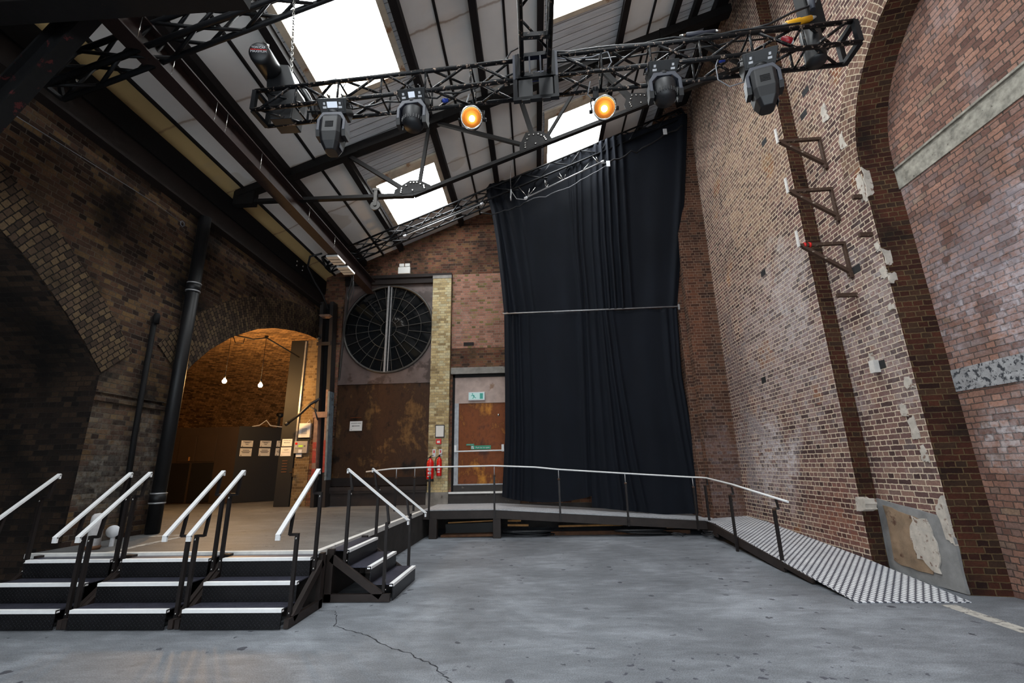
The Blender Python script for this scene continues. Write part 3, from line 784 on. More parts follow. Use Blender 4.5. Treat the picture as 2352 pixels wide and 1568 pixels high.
# ---- roof with its roof lights
SKY = [(-3.79, -2.34, 9.79, 11.72), (.61, 2.12, 9.93, 11.88), (-3.79, -2.40, 4.95, 7.05), (.60, 2.12, 5.15, 7.18), (-3.79, -2.34, .3, 2.3), (.61, 2.12, .4, 2.4), (-3.79, -2.34, -4.2, -2.2), (.61, 2.12, -4.1, -2.1)]  # the last four are unseen, added for more light
K = math.hypot(1, .42)
def band(x0, x1, y0, y1, mb, mi):
    mb.face([(x0, y0, roofz(x0)), (x0, y1, roofz(x0)), (x1, y1, roofz(x1)), (x1, y0, roofz(x1))], uv=[(x0 * K, y0), (x0 * K, y1), (x1 * K, y1), (x1 * K, y0)], mi=mi)
cl = MB(); Y0, Y1 = -6.5, 13.4
for x0, x1, mi in ((-6.6, -6.1, 1), (-6.1, -3.95, 0), (-2.2, .45, 0), (2.28, 3.4, 0), (3.4, 5.6, 2)): band(x0, x1, Y0, Y1, cl, mi)
for bx0, bx1 in ((-3.95, -2.2), (.45, 2.28)):
    ss = sorted([s for s in SKY if bx0 < s[0] < bx1], key=lambda s: s[2])
    yc = Y0
    for s in ss:
        band(bx0, bx1, yc, s[2], cl, 2)
        band(bx0, s[0], s[2], s[3], cl, 2); band(s[1], bx1, s[2], s[3], cl, 2)
        yc = s[3]
    band(bx0, bx1, yc, Y1, cl, 2)
ceiling = cl.build('ceiling', [M['ceil'], M['ceil_cream'], M['ribs']])
tag(ceiling, 'sloping roof of stained white boards and ribbed sheets', 'ceiling', kind='structure')
for x in (-6.1, -4.6, -1.53, -.34, 2.9):
    sm_ = MB(); sm_.bar((x, Y0, roofz(x) - .02), (x, Y1 - .5, roofz(x) - .02), .045, .05); sm_.build('seam_strip', M['purlin'], ceiling)
for k, (x0, x1, y0, y1) in enumerate(SKY):
    where = ['far left, above the gusset of the roof truss', 'far right, beside the curtains', 'large near left, above the lighting truss', 'near right, above the truss joint at the top edge', 'added unseen, left overhead of the viewer', 'added unseen, right overhead of the viewer', 'added unseen, left behind the viewer', 'added unseen, right behind the viewer'][k]
    w = thing('window_%d' % (k + 1), 'bright roof light, ' + where, 'skylight', ((x0 + x1) / 2, (y0 + y1) / 2, roofz((x0 + x1) / 2)), kind='structure')
    fr = MB()
    h0 = .16
    def pt(x, y, dz): return (x, y, roofz(x) + dz)
    for (xa, ya), (xb, yb) in (((x0, y0), (x1, y0)), ((x1, y0), (x1, y1)), ((x1, y1), (x0, y1)), ((x0, y1), (x0, y0))):
        fr.face([pt(xa, ya, -.03), pt(xb, yb, -.03), pt(xb, yb, h0), pt(xa, ya, h0)])
    t = .11
    for q in (((x0 - t, y0 - t), (x1 + t, y0 - t), (x1, y0), (x0, y0)), ((x1 + t, y0 - t), (x1 + t, y1 + t), (x1, y1), (x1, y0)), ((x1 + t, y1 + t), (x0 - t, y1 + t), (x0, y1), (x1, y1)), ((x0 - t, y1 + t), (x0 - t, y0 - t), (x0, y0), (x0, y1))):
        fr.face([pt(a, b, -.03) for a, b in q])
    fr.build('frame', M['sky_frame'], w)
    g = MB(); g.face([pt(x0, y0, h0), pt(x1, y0, h0), pt(x1, y1, h0), pt(x0, y1, h0)]); g.build('pane', M['glass_sky'], w)
    fl = MB(); fl.prism([(x0 - .12, roofz(x0 - .12) - .06), (x1 + .12, roofz(x1 + .12) - .06), (x1 + .12, roofz(x1 + .12) + .01), (x0 - .12, roofz(x0 - .12) + .01)], 'y', y0 - .3, y0 - .11); fl.build('flashing', M['sky_frame'], w)
# ------------------------------------------------------------------ roof steel
def pur(x, w, h, lab, dz=0.0):
    m = MB(); z = roofz(x)
    s = w / 2
    m.prism([(x - s, roofz(x - s) - .0), (x + s, roofz(x + s) - .0), (x + s, roofz(x + s) - h), (x - s, roofz(x - s) - h)], 'y', -6.3, 12.88)
    single('purlin', m, M['purlin'], lab, 'beam', 'purlins along the sloping roof')
PUR = [(-5.17, .13, .17, 'dark purlin just right of the maroon beam, lowest but for the eave'), (-4.02, .12, .17, 'dark purlin along the left side of the left roof lights'), (-2.12, .13, .18, 'dark purlin along the right side of the left roof lights'),
       (-.88, .13, .18, 'dark purlin between the two rows of roof lights, left of the cross truss'), (.36, .13, .18, 'dark purlin along the left side of the right roof lights'), (2.2, .14, .18, 'dark purlin along the right side of the right roof lights'),
       (3.45, .15, .18, 'dark purlin right of the thin seam, before the ribbed sheets'), (3.98, .15, .18, 'dark purlin amid the ribbed sheets near the right wall'), (4.62, .30, .22, 'wide dark purlin nearest the right wall')]
for p in PUR: pur(*p)

def gusset(mb, pts, y0, y1): mb.prism(pts, 'y', y0, y1)

def roof_truss(y, lab, mats, full=True):
    t = thing('roof_truss', lab, 'roof truss', (-6.2, y, 7.0))
    A = V((-6.25, y, 7.34)); B = V((4.95, y, 11.66))
    def ch(x): return A + (B - A) * ((x - A.x) / (B.x - A.x))
    m = MB(); m.bar(A, B, .20, .20); m.build('top_chord', mats, t)
    b0, b1, b2, b3, b4 = V((-6.2, y, 7.15)), V((-2.40, y, 7.12)), V((.22, y, 8.17)), V((2.56, y, 9.09)), V((4.9, y, 10.0))
    m = MB()
    for p, q in ((b0, b1), (b1, b2), (b2, b3), (b3, b4)): m.bar(p, q, .10, .075)
    m.build('bottom_chord', mats, t)
    def web(p, q, w):
        m = MB(); m.bar(p, q, .07, w); m.build('web_strut', mats, t)
    web(ch(-3.95), b1, .085); web(ch(-2.12), b1 + V((.08, 0, 0)), .06); web(ch(-2.05), b2 - V((.1, 0, 0)), .075)
    web(ch(-.15), b2, .10); web(ch(1.55), b2 + V((.1, 0, 0)), .06); web(ch(1.6), b3 - V((.1, 0, 0)), .12); web(ch(3.4), b3, .06); web(ch(3.5), b4, .08)
    for c, pts in ((b1, [(-.42, -.03), (.38, .10), (.36, .20), (.12, .33), (-.10, .33), (-.40, .12)]), (b2, [(-.36, -.16), (.36, .12), (.30, .24), (.10, .36), (-.22, .34), (-.36, .02)]), (b3, [(-.36, -.16), (.34, .12), (.28, .24), (.0, .30), (-.3, .3), (-.4, .0)])):
        m = MB(); m.prism([(c.x + a, c.z + b) for a, b in pts], 'y', y - .055, y - .04)
        g = m.build('gusset_plate', mats, t)
        m = MB(); gx = sum(p[0] for p in pts) / len(pts); gz = sum(p[1] for p in pts) / len(pts)
        for k, (a, b) in enumerate(pts):
            a2, b2_ = pts[(k + 1) % len(pts)]
            for (u, v_) in ((a, b), ((a + a2) / 2, (b + b2_) / 2)):
                m.lathe([(.022, 0), (.022, .012), (.012, .02)], (c.x + gx + (u - gx) * .62, y - .055, c.z + gz + (v_ - gz) * .62), (0, -1, 0), 8)
        m.each('bolt_head', M['chrome'] if full else mats, g)
    for x in (-3.95, -2.1, -.15, 1.57, 3.4):
        c = ch(x); m = MB(); m.prism([(x - .3, c.z - .26), (x + .3, c.z - .02), (x + .3, c.z + .12), (x - .3, c.z - .0)], 'y', y - .115, y - .10); m.build('gusset_plate', mats, t)
    m = MB(); m.box(-6.3, -5.85, y - .08, y + .08, 7.06, 7.5); m.build('end_plate', mats, t)
    return t
roof_truss(8.35, 'dark bolted roof truss crossing in front of the far roof lights', M['truss_old'])

kb_ = thing('knee_brace', 'dark knee brace with flaking red paint filling the top left corner', 'brace', (-6.3, 3.85, 4.6))
kp, kq = V((-6.38, 3.85, 4.38)), V((-5.08, 3.85, 6.75)); kn = V((-(kq - kp).z, 0, (kq - kp).x)).normalized()
for s_ in (-1, 1):
    m = MB(); m.bar(kp + kn * .14 * s_, kq + kn * .14 * s_, .16, .03, up=kn); m.build('flange', M['truss_red'], kb_)
m = MB(); m.bar(kp, kq, .03, .26, up=kn); m.build('web', M['truss_red'], kb_)
m = MB(); m.box(-6.18, -2.9, 3.35, 3.6, 6.30, 6.68); single('crossbeam', m, M['truss_old'], 'dark crossbeam along the very top left edge', 'beam')
# maroon I-beam
bm_ = thing('steel_beam', 'maroon steel I-beam hung below the roof, running to the round window', 'beam', (-4.9, 4, 6.73))
def ibeam(x, w, z0, z1, y0, y1, t=.022):
    m = MB(); m.box(x - w / 2, x + w / 2, y0, y1, z0, z0 + t); m.box(x - w / 2, x + w / 2, y0, y1, z1 - t, z1); m.box(x - .008, x + .008, y0, y1, z0 + t, z1 - t); return m
ibeam(-4.88, .24, 6.73, 7.13, -6.3, 12.80).build('beam', M['maroon'], bm_)
m = MB()
for y in (4.2, 4.75, 5.6, 5.85, 6.8, 8.6, 9.9): m.tube([(-4.768, y, 6.74), (-4.766, y, 6.92), (-4.772, y, 7.12)], .006, 5)
m.build('hanging_wire', M['chrome'], bm_)
for k, (y, lab) in enumerate(((10.35, 'pale work light panel under the maroon beam, nearer of two'), (10.98, 'pale work light panel under the maroon beam, nearer the round window'))):
    t = thing('work_light', lab, 'lamp', (-4.86, y, 6.66), 'work lights under the beam')
    m = MB(); m.box(-5.06, -4.76, y - .24, y + .24, 6.665, 6.72); m.build('housing', M['paper'], t, .006)
    m = MB(); m.box(-4.758, -4.750, y - .22, y + .22, 6.675, 6.71); m.build('diffuser', M['led'], t)
    m = MB()
    for q in (-.08, .08): m.box(-5.05, -4.77, y + q - .006, y + q + .006, 6.658, 6.664)
    m.build('cooling_slot', M['ink'], t)
    m = MB(); m.bar((-4.9, y, 6.72), (-4.9, y, 6.735), .06, .06); m.build('bracket', M['black'], t)
m = MB(); m.tube([(-4.84, 11.2, 6.70), (-4.83, 11.3, 6.45), (-4.88, 11.35, 6.15), (-4.95, 11.35, 5.95), (-4.98, 11.35, 6.2), (-4.9, 11.32, 6.4), (-4.84, 11.25, 6.70)], .014, 6)
m.tube([(-4.80, 11.22, 6.70), (-4.78, 11.3, 6.2), (-4.86, 11.3, 5.8)], .01, 6)
single('cable', m, M['cable'], 'loop of black cable hanging from the end of the maroon beam', 'cable')

# eave beam along the left wall: bottom flange, web, gutter box
eb = thing('trim_3', 'black and brown steel eave beam along the top of the left wall', 'beam', (-6.3, 4, 6.3), kind='structure')
m = MB(); m.box(-6.45, -6.22, -6.3, 12.85, 6.30, 6.34); m.box(-6.45, -6.36, -6.3, 12.85, 6.34, 6.80); m.build('web', M['dark_brown'], eb)
m = MB(); m.box(-6.5, -6.32, -6.3, 12.85, 6.78, 7.20); m.build('gutter', M['gutter'], eb)
for y, lab in ((4.75, 'near'), (11.2, 'far')):
    m = MB()
    for dy in (-.16, .16):
        for dz in (0, .12): m.lathe([(.03, 0), (.03, .02), (.015, .03)], (-6.32, y + dy, 6.92 + dz), (1, 0, 0), 8)
    m.each('bolt_head', M['chrome'], eb)

# ------------------------------------------------------------------ lattice girders under the roof
def lattice(name, lab, P0, P1, nrm, dep, h, d, n, mat, r=.027, rb=.016, cat='lattice girder'):
    """Box girder with P0-P1 its front top chord; h across nrm, d along dep."""
    P0, P1, nrm, dep = V(P0), V(P1), V(nrm).normalized(), V(dep).normalized()
    t = thing(name, lab, cat, P0)
    ft = (P0, P1); fb = (P0 - nrm * h, P1 - nrm * h); bt = (P0 + dep * d, P1 + dep * d); bb = (P0 - nrm * h + dep * d, P1 - nrm * h + dep * d)
    for a, b in (ft, fb, bt, bb):
        m = MB(); m.tube([a, b], r, 8); m.build('chord', mat, t)
    for (a, b), (c, e), ph in ((ft, fb, 0), (fb, bb, 1), (bt, bb, 0), (ft, bt, 1)):
        for k in range(n):
            s0, s1 = k / n, (k + 1) / n
            p0, p1 = a + (b - a) * s0, a + (b - a) * s1; q0, q1 = c + (e - c) * s0, c + (e - c) * s1
            m = MB()
            if (k + ph) % 2: m.tube([p0, q1], rb, 6)
            else: m.tube([q0, p1], rb, 6)
            m.build('brace', mat, t)
    for s0 in (0, 1):
        m = MB()
        c4 = [x[0] + (x[1] - x[0]) * s0 for x in (ft, fb, bb, bt)]
        for a, b in zip(c4, c4[1:] + c4[:1]): m.bar(a, b, .045, .045)
        m.build('end_frame', mat, t)
    return t
RN = (-.387, 0, .922)
lattice('lattice_girder', 'black lattice girder sloping under the roof in front of the curtain tops', (-5.68, 11.15, 7.18), (4.5, 11.15, 11.45), RN, (0, 1, 0), .32, .32, 24, M['black'])
lattice('lattice_girder', 'black lattice girder sloping at the top left, above the maroon beam', (-6.15, 4.35, 6.59), (-.6, 4.35, 8.92), RN, (0, 1, 0), .34, .24, 12, M['black'], .036, .024)

# ------------------------------------------------------------------ main lighting truss
D = V((6.61, -.45, 0)).normalized(); DP = V((-D.y, D.x, 0))
F0 = V((-3.19, 4.27, 5.64))
def main_truss(lab, s0, s1, n, flip):
    t = thing('lighting_truss', lab, 'lighting truss', F0 + D * s0, 'sections of the lighting truss')
    h = .27
    fb = (F0 + D * s0, F0 + D * s1); up = V((0, 0, h)); dp = DP * h
    ch = dict(fb=fb, ft=(fb[0] + up, fb[1] + up), bb=(fb[0] + dp, fb[1] + dp), bt=(fb[0] + dp + up, fb[1] + dp + up))
    for k in ch.values():
        m = MB(); m.tube(list(k), .025, 10); m.build('chord', M['black_worn'], t)
    for k, (u, v_) in enumerate((('ft', 'fb'), ('fb', 'bb'), ('bt', 'bb'), ('ft', 'bt'))):
        (a, b), (c, e) = ch[u], ch[v_]
        for i in range(n):
            q0, q1 = (i + .14) / n, (i + .86) / n
            m = MB()
            if (i + k + flip) % 2: m.tube([a + (b - a) * q0, c + (e - c) * q1], .016, 6)
            else: m.tube([c + (e - c) * q0, a + (b - a) * q1], .016, 6)
            m.build('brace', M['black_worn'], t)
            if i:
                m = MB(); m.tube([a + (b - a) * (i / n), c + (e - c) * (i / n)], .013, 6); m.build('upright', M['black_worn'], t)
    for s in (0, 1):
        m = MB(); c4 = [ch[k][s] for k in ('ft', 'fb', 'bb', 'bt')]
        for a, b in zip(c4, c4[1:] + c4[:1]): m.bar(a, b, .05, .05)
        m.build('end_frame', M['black'], t)
    return t
main_truss('long left half of the box lighting truss, from chain hoist to joint', 0, 3.12, 6, 0)
main_truss('long right half of the box lighting truss, from joint to right wall', 3.53, 6.62, 6, 1)
# cross truss running towards the viewer
cx0 = F0 + D * 3.325
t = thing('lighting_truss', 'black box lighting truss running overhead from the joint towards the viewer', 'lighting truss', cx0, 'sections of the lighting truss')
w = .145; z0, z1 = 5.66, 5.95; yA, yB = cx0.y - .02, -1.2
xc = cx0.x
cs = [(xc - w, z0), (xc + w, z0), (xc - w, z1), (xc + w, z1)]
for x, z in cs:
    m = MB(); m.tube([(x, yA, z), (x, yB, z)], .026, 10); m.build('chord', M['black_worn'], t)
n = 11
for i in range(n):
    ya = yA + (yB - yA) * (i + .12) / n; yb = yA + (yB - yA) * (i + .88) / n; yc = yA + (yB - yA) * i / n
    for (xa, za), (xb, zb), fl in (((xc - w, z1), (xc + w, z1), 0), ((xc - w, z0), (xc - w, z1), 1), ((xc + w, z0), (xc + w, z1), 1)):
        m = MB(); m.tube([(xa, ya, za), (xb, yb, zb)] if (i + fl) % 2 else [(xb, ya, zb), (xa, yb, za)], .015, 6); m.build('brace', M['black_worn'], t)
    m = MB(); m.bar((xc - w, yc, z0), (xc + w, yc, z0), .045, .05); m.build('rung', M['black_worn'], t)
# centre joint block with hinge plates
c = cx0 + DP * .135
jt = thing('truss_joint', 'black hinged joint block where the three lighting truss sections meet', 'truss joint', (c.x, c.y, 5.32))
Rm = Matrix.Translation((c.x, c.y, 0)) @ Matrix.Rotation(math.atan2(D.y, D.x), 4, 'Z')
m = MB()
for x in (-.19, .19):
    for y in (-.15, .15): m.box(x - .028, x + .028, y - .028, y + .028, 5.62, 5.95, M=Rm)
for z in (5.62, 5.905):
    for y in (-.15, .15): m.box(-.19, .19, y - .028, y + .028, z, z + .05, M=Rm)
    for x in (-.19, .19): m.box(x - .028, x + .028, -.15, .15, z, z + .05, M=Rm)
m.build('frame', M['black'], jt)
for x in (-.245, .205):
    m = MB(); m.box(x, x + .04, -.17, .17, 5.62, 5.95, M=Rm); m.build('side_plate', M['mh_grey'], jt)
for x in (-.12, .10):
    m = MB(); m.prism([(x - .065, 5.38), (x - .03, 5.33), (x + .05, 5.33), (x + .085, 5.38), (x + .085, 5.60), (x - .065, 5.60)], 'y', -.17, -.12)
    m.v = [Rm @ p for p in m.v]; m.build('hinge_plate', M['mh_black'], jt)
for x in (-.245, .20):
    m = MB(); m.box(x, x + .045, -.17, -.12, 5.34, 5.62, M=Rm); m.build('hinge_leg', M['black'], jt)
m = MB(); m.box(-.20, .20, -.17, -.12, 5.34, 5.38, M=Rm); m.build('hinge_bar', M['black'], jt)
m = MB(); m.lathe([(.05, -.09), (.05, .09)], Rm @ V((0, -.02, 5.78)), D, 12); m.build('connector', M['blue'], jt)
for x in (-.06, .06):
    m = MB(); m.box(x - .008, x + .008, -.18, -.12, 5.66, 5.90, M=Rm); m.build('bracket', M['mh_grey'], jt)

# ------------------------------------------------------------------ moving heads (hang point at local origin, facing -y)
def clamp_set(t, xs):
    for x in xs:
        m = MB(); m.lathe([(.036, -.02), (.036, .02)], (x, 0, 0), (1, 0, 0), 12); m.box(x - .018, x + .018, -.03, .03, -.075, -.02); m.box(x - .008, x + .008, -.075, .075, .04, .055); m.box(x - .008, x + .008, -.012, .012, .02, .10)
        m.build('clamp', M['mh_black'], t)
def base_box(t, w, d, z0, z1, screen, words):
    # the control face slopes back underneath, so that it can be read from the floor
    f = .12; c = .035; h = z1 - z0
    def P(x, s_, o=0.0):   # x across, s_ 0 (lower edge) .. 1 (upper edge) on the sloping face
        yy = -d / 2 + f * (1 - s_); zz = z0 + h * .82 * s_
        nn = V((0, -h * .82, -f)).normalized() * o
        return V((x, yy, zz)) + nn
    m = MB()
    lo = [V((-w / 2 + c, -d / 2 + f, z0)), V((w / 2 - c, -d / 2 + f, z0)), V((w / 2 - c, d / 2, z0)), V((-w / 2 + c, d / 2, z0))]
    mid = [V((-w / 2, -d / 2, z0 + h * .82)), V((w / 2, -d / 2, z0 + h * .82)), V((w / 2, d / 2, z0 + h * .82)), V((-w / 2, d / 2, z0 + h * .82))]
    top = [V((-w / 2 + .03, -d / 2 + .03, z1)), V((w / 2 - .03, -d / 2 + .03, z1)), V((w / 2 - .03, d / 2, z1)), V((-w / 2 + .03, d / 2, z1))]
    for A, B in ((lo, mid), (mid, top)):
        for i in range(4):
            j = (i + 1) % 4; m.face([A[i], A[j], B[j], B[i]])
    m.face(lo[::-1]); m.face(top)
    b = m.build('base', M['mh_black'], t, .006)
    def plate(x0, x1, s0, s1, o0, o1):
        return [P(x0, s0, o0), P(x1, s0, o0), P(x1, s0, o1), P(x0, s0, o1), P(x0, s1, o0), P(x1, s1, o0), P(x1, s1, o1), P(x0, s1, o1)]
    m = MB(); m.hexa(plate(-w / 2 + .05, w / 2 - .05, .12, .94, -.002, .008)); m.build('control_panel', M['mh'], b)
    k = .045 if not words else .075
    m = MB(); m.hexa(plate(-k, k, .38, .78, .006, .012)); m.build('display', M['screen'] if screen else M['mh_black'], b)
    m = MB()
    for s in (-1, 1):
        m.hexa(plate(s * .115 - .026, s * .115 + .026, .34, .48, .006, .0115)); m.hexa(plate(s * .115 - .014, s * .115 + .014, .58, .74, .006, .0115))
    m.each('printed_mark', M['label_white'], b)
    for s in (-1, 1):
        m = MB(); m.tube([(s * (w / 2 - .01), -.05, z1 - .03), (s * (w / 2 + .03), -.05, z1 - .05), (s * (w / 2 + .03), .05, z1 - .05), (s * (w / 2 - .01), .05, z1 - .03)], .009, 6); m.build('handle', M['mh_black'], b)
    return b
def yoke(t, w, ztop, zbot, d):
    m = MB(); o = w / 2; i = w / 2 - .045; c = .07
    out = [(-o, zbot), (-i, zbot), (-i, ztop - .14), (-i + c, ztop - .06), (i - c, ztop - .06), (i, ztop - .14), (i, zbot), (o, zbot), (o, ztop - .13), (o - c, ztop), (-o + c, ztop), (-o, ztop - .13)]
    # build as three convex lumps so that faces stay clean
    m.prism([(-o, zbot), (-i, zbot), (-i, ztop - .14), (-o, ztop - .13)], 'y', -d / 2, d / 2)
    m.prism([(i, zbot), (o, zbot), (o, ztop - .13), (i, ztop - .14)], 'y', -d / 2, d / 2)
    m.prism([(-o, ztop - .13), (-i, ztop - .14), (-i + c, ztop - .06), (-o + c, ztop)], 'y', -d / 2, d / 2)
    m.prism([(i, ztop - .14), (o, ztop - .13), (o - c, ztop), (i - c, ztop - .06)], 'y', -d / 2, d / 2)
    m.prism([(-o + c, ztop), (-i + c, ztop - .06), (i - c, ztop - .06), (o - c, ztop)], 'y', -d / 2, d / 2)
    y = m.build('yoke', M['mh_grey'], t, .008)
    for s in (-1, 1):
        m = MB(); m.prism([(-d * .5, zbot + .02), (-d * .35, zbot - .09), (d * .35, zbot - .09), (d * .5, zbot + .02)], 'x', s * (o + .006), s * (i - .004)); m.build('yoke_cap', M['mh_black'], y)
def loft(secs, cap=True):
    m = MB()
    for a, b in zip(secs, secs[1:]):
        k = len(a)
        for i in range(k):
            j = (i + 1) % k; m.face([a[i], a[j], b[j], b[i]], smooth=False)
    m.face(secs[0][::-1]); m.face(secs[-1]); return m
def oct_(z, w, d, y=0.0, c=.35):
    cw, cd = w * c, d * c
    return [V(p) for p in ((-w / 2 + cw, y - d / 2, z), (w / 2 - cw, y - d / 2, z), (w / 2, y - d / 2 + cd, z), (w / 2, y + d / 2 - cd, z), (w / 2 - cw, y + d / 2, z), (-w / 2 + cw, y + d / 2, z), (-w / 2, y + d / 2 - cd, z), (-w / 2, y - d / 2 + cd, z))]
def spot_head(lab, loc, rz, lit):
    t = thing('moving_head_light', lab, 'stage light', (0, 0, 0), 'moving head lights on the truss')
    clamp_set(t, (-.11, .10)); base_box(t, .44, .32, -.28, -.075, lit, True)
    m = MB(); m.lathe([(.10, -.30), (.10, -.25)], (0, 0, 0), (0, 0, 1), 16); m.build('turntable', M['mh_black'], t)
    yoke(t, .42, -.30, -.62, .20)
    m = loft([oct_(-.36, .28, .24, 0, .15), oct_(-.42, .31, .30, 0, .15), oct_(-.68, .31, .32, .01, .15), oct_(-.82, .27, .29, .02, .17), oct_(-.93, .17, .20, .03, .2)])
    h = m.build('head', M['mh'], t, .01)
    m = MB(); m.box(.13, .137, -.03, .08, -.88, -.74); m.build('side_strip', M['mh_grey'], h)
    m = MB()
    for k in range(5): m.box(-.06, .06, -.156, -.149, -.52 - k * .022, -.512 - k * .022)
    m.each('vent_slot', M['ink'], h)
    t.location = loc; t.rotation_euler = (0, 0, rz); t.scale = (.76, .76, .74); return t
def wash_head(lab, loc, rz, lit):
    t = thing('moving_head_light', lab, 'stage light', (0, 0, 0), 'moving head lights on the truss')
    clamp_set(t, (-.08, .08)); base_box(t, .40, .28, -.22, -.05, lit, False)
    m = MB(); m.lathe([(.09, -.24), (.09, -.19)], (0, 0, 0), (0, 0, 1), 16); m.build('turntable', M['mh_black'], t)
    yoke(t, .41, -.22, -.52, .17)
    m = MB(); m.lathe([(.0, -.40), (.145, -.40), (.152, -.42), (.152, -.58), (.14, -.63), (.115, -.68), (.0, -.695)], (0, .02, .06), (0, 0, 1), 24)
    h = m.build('head', M['mh'], t)
    m = MB()
    for k in range(26):
        a = 2 * PI * k / 26; m.bar((.153 * math.cos(a), .02 + .153 * math.sin(a), -.50), (.149 * math.cos(a), .02 + .149 * math.sin(a), -.555), .010, .006)
    m.build('cooling_fins', M['mh_black'], h)
    m = MB(); m.lathe([(.112, -.345), (.137, -.340), (.141, -.352)], (0, .02, 0), (0, 0, 1), 24, cap=False); m.build('dusty_rim', M['mh_grey'], h)
    t.location = loc; t.rotation_euler = (0, 0, rz); t.scale = (.80, .80, .76); return t
rz = math.atan2(D.y, D.x)
def on_truss(x): 
    s = (x - F0.x) / D.x; p = F0 + D * s; return p
spot_head('long dark grey moving head light at the left end of the truss, lit display', on_truss(-2.16), rz + .10, True)
wash_head('short round moving head light left of the glowing par can, small lit display', on_truss(-1.24), rz, True)
wash_head('short round moving head light with unlit display, right of the brighter par can', on_truss(1.46), rz, False)
spot_head('long dark grey moving head light at the right end of the truss', on_truss(2.42), rz - .22, False)

# ------------------------------------------------------------------ par cans
def par_can(lab, c, aim, top):
    t = thing('par_can_light', lab, 'stage light', c, 'lit par cans on the truss')
    c = V(c); aim = V(aim).normalized()
    m = MB(); m.lathe([(.112, -.02), (.112, .0), (.118, .0), (.118, -.07), (.095, -.11), (.095, -.24), (.07, -.29), (.0, -.29)], c, aim, 28, cap=False)
    b = m.build('can', M['chrome'], t)
    m = MB(); m.lathe([(.108, .0), (.124, .0), (.126, .03), (.108, .03), (.108, .0)], c, aim, 28, cap=False); m.build('colour_frame', M['chrome'], b)
    m = MB(); m.lathe([(.110, -.004), (.095, -.05), (.07, -.09), (.035, -.115), (.0, -.12)], c, aim, 28, cap=False); m.build('reflector', M['lens'], t)
    m = MB(); m.lathe([(.0, -.01), (.022, -.018), (.034, -.045), (.026, -.075), (.0, -.085)], c, aim, 18); m.build('lamp', M['bulb_par'], t)
    side = aim.cross(V((0, 0, 1))).normalized(); top = V(top)
    m = MB()
    mid = c - aim * .12
    m.tube([mid + side * .13, mid + side * .135 + V((0, 0, .12)), top + side * .05 - V((0, 0, .03)), top - side * .05 - V((0, 0, .03)), mid - side * .135 + V((0, 0, .12)), mid - side * .13], .009, 6)
    m.build('yoke', M['black'], t)
    m = MB(); m.box(top.x - .03, top.x + .03, top.y - .02, top.y + .02, top.z - .05, top.z + .10); m.lathe([(.036, -.025), (.036, .025)], top + V((0, 0, .08)), D, 12); m.build('clamp', M['black'], t)
    for s in (-1, 1):
        m = MB(); m.lathe([(.022, 0), (.022, .04)], mid + side * .12 * s, side * s, 10); m.build('tilt_knob', M['black'], t)
    m = MB(); m.tube([c - aim * .28, c - aim * .34 + V((0, 0, .08)), top + V((-.09, .0, .02)), top + V((-.05, 0, .2))], .008, 6); m.build('lead', M['cable_grey'], t)
    return t
par_can('glowing warm par can at mid truss, left of the joint', (-.60, 4.24, 5.34), (.06, -.86, -.52), (-.60, 4.36, 5.58))
par_can('glowing warm par can in front of the right roof light', (.86, 4.12, 5.27), (-.10, -.85, -.54), (.80, 4.24, 5.55))

# ------------------------------------------------------------------ hoists
def chain(lab, p0, p1, r=.017):
    p0, p1 = V(p0), V(p1); d = p1 - p0; n = int(d.length / .045)
    m = MB(); ax = d.normalized(); e = ax.cross(V((0, 1, 0))).normalized(); g = ax.cross(e)
    for k in range(n):
        c = p0 + d * ((k + .5) / n); q = e if k % 2 else g
        m.tube([c + ax * .030 * math.cos(2 * PI * j / 8) + q * .014 * math.sin(2 * PI * j / 8) for j in range(9)], .006, 4, cap=False)
    return single('chain', m, M['chrome'], lab, 'chain')
ht = thing('chain_hoist', 'black electric chain hoist with red lettering above the left end of the truss', 'chain hoist', (-2.95, 4.40, 5.80))
ax = V((-.18, .89, .27)).normalized(); c0 = V((-3.06, 4.05, 6.24))
m = MB(); m.lathe([(.0, -.015), (.09, -.01), (.118, .01), (.125, .05), (.125, .52), (.10, .58)], c0, ax, 24); m.build('motor_body', M['mh_black'], ht)
m = MB(); m.prism([(-3.06, 5.62), (-2.80, 5.62), (-2.78, 6.05), (-2.92, 6.42), (-3.20, 6.46), (-3.16, 6.1)], 'y', 4.40, 4.66); m.build('gear_housing', M['mh_black'], ht, .01)
m = MB(); m.tube([c0 + V((-.06, .05, .10)), c0 + V((-.055, .05, .16)), c0 + V((0, .05, .20)), c0 + V((.055, .05, .16)), c0 + V((.06, .05, .10))], .014, 8); m.build('lifting_eye', M['chrome'], ht)
e1 = (V((1, 0, 0)) - ax * ax.x).normalized(); e2 = e1.cross(ax); e2 = e2 if e2.z > 0 else -e2
MT = (lambda z_: (lambda x_: Matrix(((x_.x, z_.cross(x_).x, z_.x, 0), (x_.y, z_.cross(x_).y, z_.y, 0), (x_.z, z_.cross(x_).z, z_.z, 0), (0, 0, 0, 1))))((V((1, 0, 0)) - z_ * z_.x).normalized()))(-ax)
pc = c0 - ax * .017
def tm(dx, dz): 
    q = MT.copy(); p = pc + e1 * dx + e2 * dz; q.translation = p; return q
text('lettering', 'TON CAP', .035, tm(0, .045), M['label_white'], ht); text('lettering', 'MAXIMUM', .038, tm(0, .0), M['label_white'], ht)
m = MB(); q = tm(0, .022)
m.face([q @ V((-.09, -.004, .0)), q @ V((.09, -.004, 0)), q @ V((.09, .004, 0)), q @ V((-.09, .004, 0))]); m.build('red_stripe', M['red'], ht)
